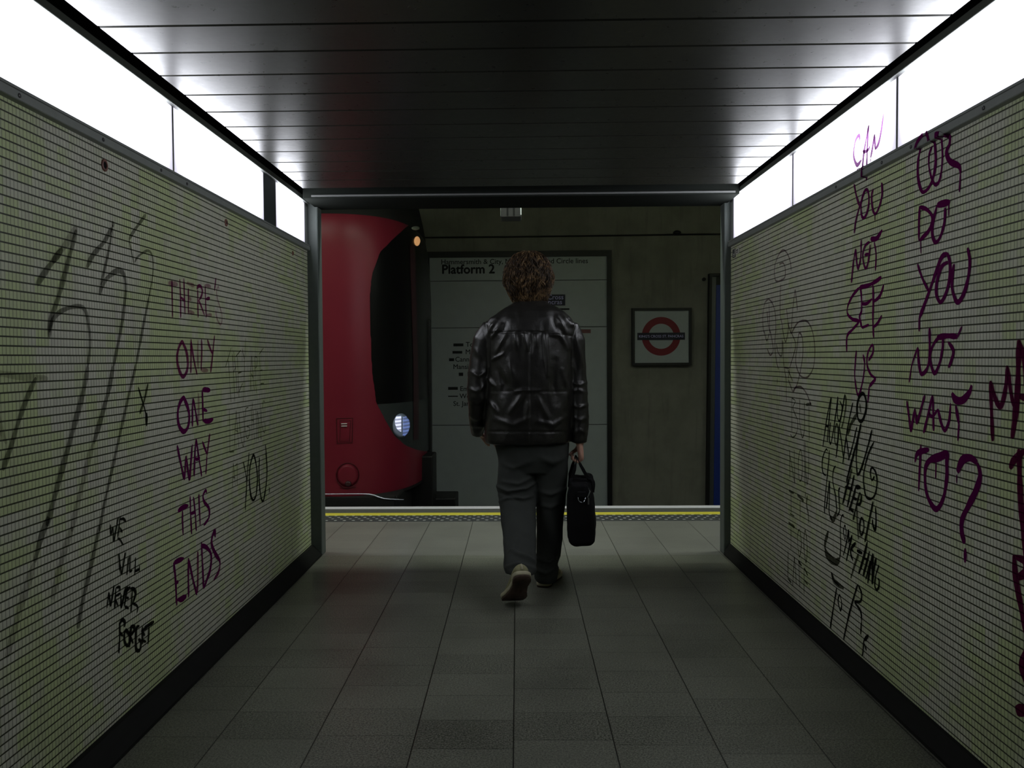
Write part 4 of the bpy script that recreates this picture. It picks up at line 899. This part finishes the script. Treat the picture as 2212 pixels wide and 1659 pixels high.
B.tube([(HX - .018, HY + .085, hz(.158)), (HX, HY + .093, hz(.155)), (HX + .018, HY + .085, hz(.158))], [.005, .0085, .005], 8)
B.tube([(HX, HY + .066, hz(.04)), (HX, HY + .072, hz(.06))], .018, 10)
# trunk
B.rings([prow(y, l, r, 4.35, d, 2.3) for y, l, r, d in ((668, 1104, 1186, .07), (690, 1080, 1210, .085), (720, 1068, 1222, .10), (790, 1072, 1218, .105), (860, 1080, 1210, .10), (930, 1078, 1214, .11), (985, 1084, 1216, .11), (1010, 1100, 1205, .09))])
# limbs
LA = [(1072, 722, 4.35, 15), (1048, 752, 4.35, 16), (1037, 800, 4.34, 18), (1031, 850, 4.33, 16), (1032, 895, 4.39, 14), (1032, 922, 4.46, 11), (1034, 935, 4.495, 10)]
RA = [(1218, 722, 4.35, 15), (1238, 752, 4.35, 16), (1246, 800, 4.35, 18), (1250, 850, 4.34, 16), (1252, 900, 4.33, 14), (1252, 935, 4.32, 11), (1252, 958, 4.32, 10)]
for L_ in (LA, RA): P, R_ = ptube(L_); B.tube(P, R_, 16)
LL = [(1112, 960, 4.36, 30), (1116, 1030, 4.355, 26), (1120, 1080, 4.315, 20), (1122, 1140, 4.195, 17), (1124, 1190, 4.08, 13), (1126, 1222, 3.99, 11)]
RL = [(1190, 960, 4.36, 30), (1189, 1040, 4.36, 26), (1187, 1100, 4.37, 21), (1185, 1160, 4.36, 18), (1180, 1215, 4.34, 13), (1178, 1245, 4.33, 12)]
for L_ in (LL, RL): P, R_ = ptube(L_); B.tube(P, R_, 16)
# right hand closed round the bag grip; left hand hanging half open
def hand(W, dirv, palm, fwd, curl, grip=None):
    """W wrist, dirv towards the fingers, palm direction the palm faces, fwd towards the thumb side"""
    W, dirv, palm, fwd = Vector(W), Vector(dirv).normalized(), Vector(palm).normalized(), Vector(fwd).normalized()
    rs = []
    for t, hw, th in ((-.01, .024, .020), (.018, .031, .017), (.05, .040, .016), (.078, .042, .0145), (.09, .038, .011)):
        c = W + dirv * t; ring = []
        for k in range(20):
            a = 2 * PI * k / 20; ring.append(c + fwd * (hw * math.cos(a)) + palm * (th * math.sin(a)))
        rs.append(ring)
    B.rings(rs)
    for i, (off, ln, r) in enumerate(((.030, .072, .0086), (.0105, .080, .0088), (-.0095, .074, .0086), (-.0285, .058, .0078))):
        p = W + dirv * .076 + fwd * off; a = math.radians(curl[0] - (20 if i == 3 else 5 if i == 2 else 0)); pts = [p.copy()]; rad = [r * 1.08]
        for seg, da in ((.45, 0), (.32, curl[1]), (.23, curl[2])):
            a += math.radians(da) if seg != .45 else 0
            d = dirv * math.cos(a) + palm * math.sin(a)
            mid = pts[-1] + d * (ln * seg * .5); end = pts[-1] + d * (ln * seg)
            pts += [mid, end]; rad += [r * (1.0 - .06 * len(pts) / 3), r * (.98 - .06 * len(pts) / 3)]
        B.tube(pts, rad, 10)
    tb = W + dirv * .022 + fwd * .026 + palm * .006
    th = [tb, tb + fwd * .020 + dirv * .018 + palm * .012, tb + fwd * .018 + dirv * .030 + palm * .036, tb + fwd * .004 + dirv * .040 + palm * .050]
    B.tube(th, [.0135, .0115, .0100, .0080], 10)
RW = atY(1252, 957, 4.32)
hand(RW, (.10, 0, -1), (-1, .0, -.10), (0, 1, .02), (58, 78, 62))
LW = atY(1034, 936, 4.50)
hand(LW, (.80, .45, -.42), (.35, -.1, -.9), (-.4, .9, .1), (30, 34, 24))
bm_ = fuse(B, .0045, 3, .4)
body_o = finish(bm_, 'body', M_skin, per)
eye = MB()
for sg in (-1, 1):
    c = Vector((HX + sg * .031, HY + .080, hz(.515)))
    eye.lathe([(.0005, -.011), (.007, -.0085), (.011, 0), (.007, .0085), (.0005, .011)], tuple(c), 'y', 14)
eye.build('eyes', simple('eye_white', (.6, .6, .58), .2), per, True)
MB().tube([(HX - .024, HY + .0925, hz(.178)), (HX, HY + .100, hz(.178)), (HX + .024, HY + .0925, hz(.178))], [.0016, .0028, .0016], 8).build('mouth', simple('lips', (.3, .11, .09), .4), per, True)

# ---- jacket
J = MB()
J.rings([prow(*a) for a in ((650, 1113, 1181, 4.365, .070, 2.2), (657, 1106, 1188, 4.36, .082, 2.2), (664, 1092, 1203, 4.355, .092, 2.3), (674, 1076, 1218, 4.35, .104, 2.4), (688, 1058, 1233, 4.35, .116, 2.5), (702, 1049, 1241, 4.35, .124, 2.6), (718, 1046, 1243, 4.35, .130, 2.6), (745, 1049, 1241, 4.35, .134, 2.6), (790, 1053, 1238, 4.35, .137, 2.6), (840, 1052, 1237, 4.35, .138, 2.6), (890, 1048, 1236, 4.35, .143, 2.6), (930, 1045, 1234, 4.35, .148, 2.6), (948, 1045.5, 1231.5, 4.35, .150, 2.6), (956, 1049, 1229, 4.35, .147, 2.6))])
for L_ in ([(1076, 712, 4.35, 18), (1060, 714, 4.35, 25), (1047.5, 736, 4.35, 26.5), (1039, 775, 4.35, 25), (1034, 815, 4.34, 23.5), (1032, 855, 4.33, 22), (1031.5, 890, 4.37, 19), (1031, 918, 4.43, 16), (1031, 934, 4.47, 14.2), (1031, 937, 4.475, 12.5)],
           [(1212, 712, 4.35, 18), (1230, 716, 4.35, 25), (1238.5, 738, 4.35, 26), (1242, 778, 4.35, 23.5), (1244, 812, 4.35, 22.5), (1248, 852, 4.34, 21.5), (1251.5, 892, 4.33, 20), (1252, 925, 4.32, 18.8), (1251.5, 952, 4.32, 17.6), (1251.5, 957, 4.32, 15.5)]):
    P, R_ = ptube(L_); J.tube(P, R_, 20)
jm = fuse(J, .0062, 6, .5)
co = arr(jm); no = arr(jm, 'n'); px, py = nproj(co)
back = np.clip(-no[:, 1] * 1.6 + .25, 0, 1); D = np.zeros(len(co))
inb = (px > 1050) & (px < 1238)
K = 1.0
for pts, wd, am in (([(1179, 722), (1181, 760), (1184, 812)], 4, .008), ([(1190, 722), (1210, 724), (1226, 752)], 5, .008), ([(1226, 726), (1233, 756)], 3.5, .006),
    ([(1131, 719), (1135, 735), (1140, 755)], 4, .008), ([(1113, 722), (1116, 752)], 4.5, .007), ([(1093, 722), (1083, 740), (1072, 762)], 4.5, .008), ([(1062, 778), (1086, 765)], 4, .007),
    ([(1055, 816), (1068, 834)], 4, .008), ([(1056, 866), (1075, 890)], 5, .007), ([(1158, 722), (1160, 748)], 4, .006), ([(1146, 722), (1148, 760)], 4, -.006), ([(1170, 722), (1172, 770)], 4.5, -.006),
    ([(1112, 846), (1130, 843), (1164, 844)], 4, .008), ([(1128, 852), (1117, 870), (1102, 890)], 6, .008), ([(1160, 856), (1172, 880), (1182, 900)], 6, .007), ([(1142, 858), (1140, 900)], 6, .005),
    ([(1203, 684), (1212, 700), (1224, 721)], 4.5, .010), ([(1214, 680), (1230, 702)], 4.5, .008), ([(1232, 696), (1243, 712)], 4, .008), ([(1194, 690), (1204, 712)], 5, -.006),
    ([(1083, 702), (1072, 716), (1063, 729)], 4, .009), ([(1073, 690), (1062, 706), (1054, 724)], 4, .008), ([(1060, 686), (1046, 702), (1040, 716)], 4, .007), ([(1092, 700), (1086, 716)], 5, -.004),
    ([(1075, 800), (1090, 830), (1085, 850)], 7, -.006), ([(1200, 780), (1196, 830), (1204, 870)], 9, -.006), ([(1216, 800), (1226, 840), (1220, 880)], 6, .006), ([(1100, 780), (1108, 820)], 8, .005), ([(1070, 905), (1110, 918), (1140, 905)], 6, .005), ([(1160, 910), (1195, 918), (1222, 900)], 6, .005)):
    D += fold(px, py, pts, wd * .85, am * 1.4) * back * inb
# seams: yoke, centre back, waist, hem, armholes
def seam(pts, wd, am): 
    d, t = segd(px, py, pts); return -am * np.exp(-(d / wd) ** 2)
sm = seam([(1062, 720), (1100, 717.5), (1150, 717), (1200, 719), (1237, 726)], 1.7, .0045) + seam([(1146, 718), (1146, 955)], 1.5, .003) + seam([(1058, 845), (1232, 846)], 1.5, .0025) + seam([(1045, 932), (1234, 933)], 1.6, .0035) \
    + seam([(1050, 700), (1057, 735), (1057, 790)], 1.8, .004) + seam([(1245, 703), (1237, 735), (1236, 790)], 1.8, .004)
D += sm * back
# sleeve wrinkles
for pts, wd, am in (([(1012, 800), (1034, 812), (1052, 802)], 4, .006), ([(1010, 838), (1030, 846), (1048, 832)], 4, .007), ([(1010, 862), (1030, 872), (1048, 860)], 4, .006), ([(1014, 896), (1030, 905), (1044, 898)], 4, .005), ([(1024, 750), (1040, 775)], 5, .005), ([(1014, 918), (1044, 922)], 3.5, .004),
    ([(1236, 826), (1252, 832), (1266, 826)], 4, .007), ([(1236, 846), (1250, 842), (1268, 850)], 4, .006), ([(1238, 876), (1252, 880), (1271, 874)], 3.5, .007), ([(1236, 900), (1254, 908), (1271, 900)], 4, .005), ([(1244, 728), (1252, 760), (1258, 790)], 4, .007), ([(1240, 760), (1246, 800)], 4, -.005), ([(1236, 935), (1254, 930), (1270, 938)], 4, .004)):
    D += fold(px, py, pts, wd, am) * (1 - inb)
D += nz3(co, (14, 14, 7), 3) * .0045 + nz3(co, (34, 34, 17), 8) * .0022
co += no * D[:, None]; put(jm, co)
jk = finish(jm, 'jacket', M_leather, per)
# stitching lips along the yoke and hem
MB().rings([sring(HX, HY - .025, z, r, r * 1.02, 28, 2.1) for z, r in ((1.474, .070), (1.486, .066), (1.492, .062), (1.493, .057), (1.48, .055))], False).build('shirt_collar', simple('pale_shirt', (.42, .43, .44), .8), per, True)

# ---- trousers
T = MB()
T.rings([prow(*a) for a in ((900, 1066, 1216, 4.36, .115, 2.5), (930, 1066, 1226, 4.36, .128, 2.5), (960, 1069, 1229, 4.36, .134, 2.5), (990, 1075, 1227, 4.36, .128, 2.5), (1018, 1088, 1216, 4.36, .105, 2.4))])
T.rings([prow(*a) for a in ((960, 1072, 1150, 4.36, .108), (1000, 1076, 1155, 4.36, .104), (1030, 1074, 1158, 4.35, .100), (1052, 1072.5, 1161, 4.335, .096), (1075, 1076, 1160, 4.31, .092), (1098, 1081, 1159, 4.27, .088), (1137, 1083, 1159, 4.18, .080), (1180, 1087.5, 1159, 4.075, .074), (1208, 1090, 1158, 4.00, .071), (1226, 1088, 1158, 3.965, .070), (1237, 1091, 1157, 3.955, .067))])
T.rings([prow(*a) for a in ((960, 1150, 1229, 4.36, .108), (1004, 1152, 1227, 4.36, .102), (1065, 1157, 1223, 4.37, .094), (1113, 1158, 1218, 4.37, .087), (1161, 1158.5, 1215, 4.36, .081), (1192, 1158.5, 1212, 4.345, .078), (1219, 1157, 1204, 4.335, .076), (1232, 1154, 1206, 4.33, .076), (1247, 1155, 1203, 4.33, .073), (1255, 1160, 1199, 4.33, .068))])
tm = fuse(T, .0062, 5, .5)
co = arr(tm); no = arr(tm, 'n'); px, py = nproj(co); D = np.zeros(len(co)); back = np.clip(-no[:, 1] * 1.5 + .3, 0, 1)
for pts, wd, am in (([(1074, 1050), (1098, 1062), (1135, 1056), (1157, 1042)], 3.5, .012), ([(1080, 1084), (1100, 1074), (1130, 1078), (1150, 1072)], 3.5, .010), ([(1076, 1064), (1100, 1072), (1120, 1080)], 3, -.008), ([(1086, 1040), (1120, 1046), (1150, 1030)], 4, .007), ([(1090, 1216), (1108, 1188), (1120, 1160)], 6, .008), ([(1108, 1192), (1140, 1205), (1156, 1214)], 4.5, .010), ([(1092, 1226), (1120, 1218), (1150, 1226)], 4, .008), ([(1084, 1000), (1110, 1010), (1140, 1000)], 6, .006),
    ([(1158, 1060), (1190, 1068), (1222, 1056)], 5, .007), ([(1160, 1090), (1190, 1096), (1216, 1086)], 4.5, .006), ([(1158, 1205), (1185, 1214), (1206, 1200)], 4.5, .008), ([(1156, 1230), (1180, 1238), (1204, 1226)], 4, .008), ([(1162, 985), (1195, 1000), (1225, 985)], 7, .006), ([(1160, 1130), (1158, 1030)], 3, -.004)):
    D += fold(px, py, pts, wd, am * 1.45) * (.35 + .65 * back)
D += nz3(co, (12, 12, 8), 1) * .004 + nz3(co, (30, 30, 18), 5) * .0018
co += no * D[:, None]; put(tm, co)
finish(tm, 'trousers', M_trou, per)

# ---- shoes
M_up = mat_cloth('olive_canvas_shoe', (.20, .195, .105), (.34, .33, .20)); M_mid = simple('pale_midsole', (.42, .39, .27), .7, 0, .2, .2, 40); M_out = simple('brown_outsole', (.055, .036, .026), .75, 0, .2, .5, 30)
def shoe(Mx, bend, lab=None):
    """Mx places the shoe: heel at the origin, toe along +y, sole at z 0; bend lifts the heel about the ball"""
    OUT = [(0, .010), (.003, .020), (.010, .029), (.022, .0345), (.045, .0365), (.09, .0305), (.135, .035), (.18, .0455), (.215, .0485), (.245, .045), (.266, .035), (.281, .021), (.288, .008)]
    def xf(p):
        x, y, z = p; yb = .185
        if y < yb and bend:
            a = bend * min(1, (yb - y) / .07) if (yb - y) < .07 else bend
            dy, dz = y - yb, z
            # heel part turned up about the ball line
            k = min(1, (yb - y) / .06); a = bend * (1 - (1 - k) ** 2) if k < 1 else bend
            y = yb + dy * math.cos(a) + dz * math.sin(a); z = -dy * math.sin(a) + dz * math.cos(a)
        return Mx @ Vector((x, y, z))
    def asym(y): return .006 * math.sin(min(1, y / .288) * PI) - .004
    sec = []
    def bands(z0, z1, grow0, grow1, m, name, par):
        b = MB(); o = []
        L = [(y, -w) for y, w in OUT] + [(y, w) for y, w in reversed(OUT)]
        rr = []
        for z, g in ((z0, grow0), (z0 + .002, grow0 + .002), (z1 - .002, grow1 + .002), (z1, grow1)):
            rr.append([xf((w + math.copysign(g, w) + asym(y), y + (g if y > .14 else -g) * .6, z + (.012 * max(0, (y - .24) / .05) ** 2))) for y, w in L])
        b.rings(rr, False)
        # caps across the outline
        n = len(OUT); tot = 2 * n
        for base, flip in ((0, 1), (3 * tot, 0)):
            for i in range(n - 1):
                q = (base + i, base + i + 1, base + tot - 2 - i, base + tot - 1 - i); b.f.append(q if not flip else q[::-1])
        return b.build(name, m, par, True)
    up = MB(); rs = []
    for y, w, h, e in ((-.002, .016, .062, 2), (.006, .028, .074, 2.2), (.03, .034, .080, 2.3), (.07, .036, .082, 2.3), (.11, .037, .078, 2.3), (.15, .041, .066, 2.3), (.19, .045, .052, 2.3), (.225, .045, .045, 2.2), (.255, .039, .040, 2.1), (.275, .027, .034, 2), (.286, .012, .028, 2)):
        ring = []
        for k in range(20):
            a = 2 * PI * k / 20; c, s = math.cos(a), math.sin(a); q = 2 / e
            xx = w * math.copysign(abs(c) ** q, c) * (1 - .28 * max(0, s) * (1 if y < .16 else .6)); zz = .020 + (h - .020) * (.5 + .5 * math.copysign(abs(s) ** q, s))
            ring.append(xf((xx + asym(y), y, zz + .012 * max(0, (y - .24) / .05) ** 2)))
        rs.append(ring)
    up.rings(rs); u = up.build('shoe', M_up, per, True, sub=1)
    bands(.010, .030, .001, .002, M_mid, 'midsole', u); bands(0, .0115, -.002, .0, M_out, 'outsole', u)
    # heel tab and laces
    b = MB()
    b.tube([xf((asym(0), -.002, .035)), xf((asym(0), -.003, .05)), xf((asym(0), 0, .066))], [.005, .006, .004], 8); b.build('heel_tab', M_mid, u, True)
    b = MB()
    for i in range(4):
        y = .125 + i * .022; h = .076 - i * .007; b.tube([xf((asym(y) - .022, y, h - .006)), xf((asym(y), y + .004, h + .003)), xf((asym(y) + .022, y, h - .006))], .0028, 6)
    b.build('laces', M_mid, u, True)
    return u
hp = atZ(1173, 1270, 0); a = math.radians(-16)
shoe(Matrix.Translation(hp) @ Matrix.Rotation(a, 4, 'Z'), 0)
# rear shoe: ball and toe on the floor, heel lifted
toe = atZ(1104, 1304, 0); a = math.radians(17)
Mr = Matrix.Rotation(a, 4, 'Z') @ Matrix.Rotation(math.radians(-31), 4, 'X') @ Matrix.Rotation(math.radians(4), 4, 'Y') @ Matrix.Diagonal((1.15, 1, 1, 1)) @ Matrix.Translation(Vector((0, -.275, 0)))
low = min((Mr @ Vector((x_, y_, 0))).z for y_, w_ in ((.215, .05), (.25, .046), (.28, .024), (.288, .01)) for x_ in (-w_, w_))
Mr = Matrix.Translation(Vector((toe.x, toe.y, .001 - low))) @ Mr
shoe(Mr, math.radians(14))

# ---- hair: a full wavy mop
HRows = [(541, 1132, 1152), (544, 1121, 1162), (549, 1112, 1171), (558, 1103, 1180), (572, 1096, 1187), (588, 1091, 1191.5), (602, 1089.5, 1193.5), (616, 1092, 1190.5), (628, 1097, 1187), (640, 1102, 1184), (650, 1107, 1180), (657, 1113, 1175), (661, 1124, 1164)]
HYc = 4.365
hr = []
for y, l, r in HRows:
    A = atY(l, y, HYc - .02); Bq = atY(r, y, HYc - .02); rx = (Bq.x - A.x) / 2; z = A.z
    bk = rx * 1.0 + .004; fr = rx * (1.02 if z > 1.69 else .92) if z > 1.665 else max(.010, .07 - (1.665 - z) * .9)
    if z < 1.60: bk *= 1 - (1.60 - z) * 1.2
    hr.append(((A.x + Bq.x) / 2, z, rx, bk, fr))
H = MB(); H.rings([sring(cx, HYc, z, rx, bk, 40, 2.1, fr) for cx, z, rx, bk, fr in hr])
hm = fuse(H, .006, 3, .5); co = arr(hm); no = arr(hm, 'n')
ang = np.arctan2(co[:, 0] - HX, -(co[:, 1] - HYc))
D = .006 * np.sin(ang * 11 + 4 * np.sin(co[:, 2] * 38) + co[:, 2] * 30) + nz3(co, (26, 26, 20), 2) * .005 - .009
co += no * D[:, None]; put(hm, co)
def mat_hair():
    t = NT('brown_hair'); p = t.pos(); n1 = t.noise(p, 70, 3, .6); n2 = t.noise(p, 16, 3, .6)
    c = t.ramp(t.math('ADD', t.math('MULTIPLY', n1, .6), t.math('MULTIPLY', n2, .4)), [(.36, (.006, .0035, .002)), (.5, (.045, .026, .012)), (.64, (.24, .15, .07))])
    t.set(col=c, rough=.55, spec=.25); return t.m
M_hair = mat_hair()
hair = finish(hm, 'hair', M_hair, per)
def hsurf(phi, z):
    for (a, b_) in zip(hr, hr[1:]):
        if b_[1] <= z <= a[1]:
            k = (z - b_[1]) / (a[1] - b_[1] + 1e-9); cx, rx, bk, fr = (a[i] * k + b_[i] * (1 - k) for i in (0, 2, 3, 4)); break
    else:
        q = hr[0] if z > hr[0][1] else hr[-1]; cx, rx, bk, fr = q[0], q[2], q[3], q[4]
    s = math.sin(phi); c = math.cos(phi)       # phi 0: the back
    return cx, Vector((cx + rx * s, HYc - (bk if c > 0 else fr) * c, z))
Lk = MB(); rh = random.Random(5); zt_, zb_ = hr[0][1], hr[-1][1]
for i in range(1500):
    phi = rh.uniform(-2.2, 2.2); z = zt_ - (zt_ - zb_) * rh.random() ** 1.1 * .93
    ln = rh.uniform(.05, .12); pts = []; rad = []
    g0 = mnoise.noise(Vector((phi * 2.2, z * 16, 1.0))); g1 = mnoise.noise(Vector((phi * 1.6, z * 12, 7.0)))
    am = .09 + .06 * g1 + rh.uniform(-.02, .04); fq = 62 + 22 * g0 + rh.uniform(-6, 6); ph = g0 * 7 + rh.uniform(-.5, .5)
    r0 = rh.uniform(.0013, .0029); out = rh.uniform(.93, 1.03) + .05 * g1; n = 12; flip = rh.uniform(.0, .20) if rh.random() < .25 else .02
    for k in range(n + 1):
        t = k / n; zz = z - ln * t
        if zz < zb_ - .006: break
        f2 = phi + am * math.sin(ph + ln * t * fq)
        cx, p = hsurf(f2, max(zz, zb_ + .0005)); p = Vector((p.x, p.y, zz)); ctr = Vector((cx, HYc, zz)); o = out + .06 * math.sin(ph * 1.3 + ln * t * fq * .9) + flip * max(0, t - .6)
        pts.append(ctr + (p - ctr) * o); rad.append(r0 * (1 - .8 * t ** 2) * (.4 + .6 * min(1, t * 4)))
    if len(pts) > 4: Lk.tube(pts, rad, 4)
Lk.build('locks', M_hair, hair, True)

# ---------------------------------------------------------------- the bag in the right hand
GX, GY, GZ = RW.x - .0165, RW.y + .002, RW.z - .0745
bag = thing('briefcase', (GX, GY, GZ - .48), "black soft briefcase hanging from the person's right hand", 'bag')
M_bag = mat_cloth('black_nylon', (.0055, .0055, .006), (.011, .011, .012)); M_band = mat_cloth('black_webbing', (.006, .006, .0065), (.013, .013, .014))
M_chr = simple('chrome', (.75, .8, .9), .2, 1.0)
bt = atY(1250, 1043, 4.14); bb = atY(1262, 1182, 4.14)
LB, ZT, ZBm = .195, atY(1255, 1046, 4.15).z, atY(1255, 1181, 4.15).z
tw = math.radians(-5.5)
bx = MB(); rs = []
cxT, cxB = atY(1255, 1060, 4.15).x + .008, atY(1260, 1170, 4.15).x + .008
for z, hw, hl in ((0.0, .030, .17), (.02, .056, .185), (.07, .069, .193), (.30, .0725, .195), (.60, .070, .195), (.80, .0625, .193), (.92, .055, .191), (.975, .049, .188), (1.0, .038, .180)):
    zz = ZBm + (ZT - ZBm) * z; cx = cxB + (cxT - cxB) * z; ring = []
    for p in sring(0, 0, zz, hw, hl, 44, 5.0): ring.append(Vector((cx + p.x * math.cos(tw) - p.y * math.sin(tw), GY + p.x * math.sin(tw) + p.y * math.cos(tw), zz)))
    rs.append(ring)
bx.rings(rs); bmx = fuse(bx, .006, 3, .5); co = arr(bmx); no = arr(bmx, 'n'); co += no * (nz3(co, (16, 16, 12), 4) * .006 + nz3(co, (40, 40, 30), 6) * .002)[:, None]; put(bmx, co)
finish(bmx, 'bag_body', M_bag, bag)
def strap(sgn, sag):
    """carrying handle: a flat band from one face of the bag up to the grip and down again"""
    pts = []; zA = ZT - .055
    xa = cxT + sgn * .058
    path = [(xa, -.085, zA), (xa + .004, -.08, zA + .05), (xa * .72 + GX * .28, -.066, ZT + .015), (xa * .32 + GX * .68, -.068, GZ - .045), (GX + sgn * .0021, -.056, GZ - .002), (GX + sgn * .0021, -.03, GZ), (GX + sgn * .0021, .03, GZ), (GX + sgn * .0021, .060, GZ - .002), (xa * .32 + GX * .68, .072, GZ - .045), (xa * .72 + GX * .28, .075, ZT + .015), (xa + .012, .09, zA + .05), (xa + .008, .095, zA)]
    P = [Vector((p[0], GY + p[1], p[2])) for p in path]; P = crom(P, .008); b = MB(); rr = []
    for i, p in enumerate(P):
        t = (P[min(i + 1, len(P) - 1)] - P[max(0, i - 1)]).normalized(); nx = Vector((1, 0, 0)); wv = t.cross(nx); wv = wv.normalized() if wv.length > .1 else Vector((0, 1, 0))
        nv = wv.cross(t).normalized(); g = min(1, max(0, (GZ - .012 - p.z) / .04)); hw = .0042 + .0093 * g; th = .0018 + .0060 * g
        rr.append([p + wv * hw + nv * th, p - wv * hw + nv * th, p - wv * hw - nv * th, p + wv * hw - nv * th])
    b.rings(rr); return b.build('handle', M_band, bag, bevel=.001)
strap(-1, 0); strap(1, 0)
yb = GY - LB - .004; dz = atY(1256.5, 1075, yb)
MB().tube([(dz.x - .018 + .0, yb - .004, dz.z + .006), (dz.x - .0175, yb - .006, dz.z - .008), (dz.x - .011, yb - .007, dz.z - .019), (dz.x, yb - .007, dz.z - .0235), (dz.x + .011, yb - .007, dz.z - .019), (dz.x + .0175, yb - .006, dz.z - .008), (dz.x + .018, yb - .004, dz.z + .006)], .0022, 8).build('d_ring', M_chr, bag, True)
MB().box(dz.x - .022, dz.x + .022, yb - .008, yb + .02, dz.z + .002, dz.z + .030).build('ring_tab', M_band, bag, bevel=.003)
zp = atY(1271, 1080, yb)
MB().box(zp.x - .0035, zp.x + .0035, yb - .008, yb - .004, zp.z - .022, zp.z + .010).build('zip_pull', simple('dull_metal', (.22, .22, .22), .35, .8), bag, bevel=.001)
zl = [(GX * 0 + cxT + .030, yb + .030, ZT - .022), (cxT + .036, yb + .012, ZT - .035), (zp.x - .004, yb - .002, ZT - .06), (zp.x, yb - .004, zp.z + .008)]
MB().tube(zl, .0028, 6).build('zip', simple('grey_zip', (.10, .11, .10), .5), bag, True)
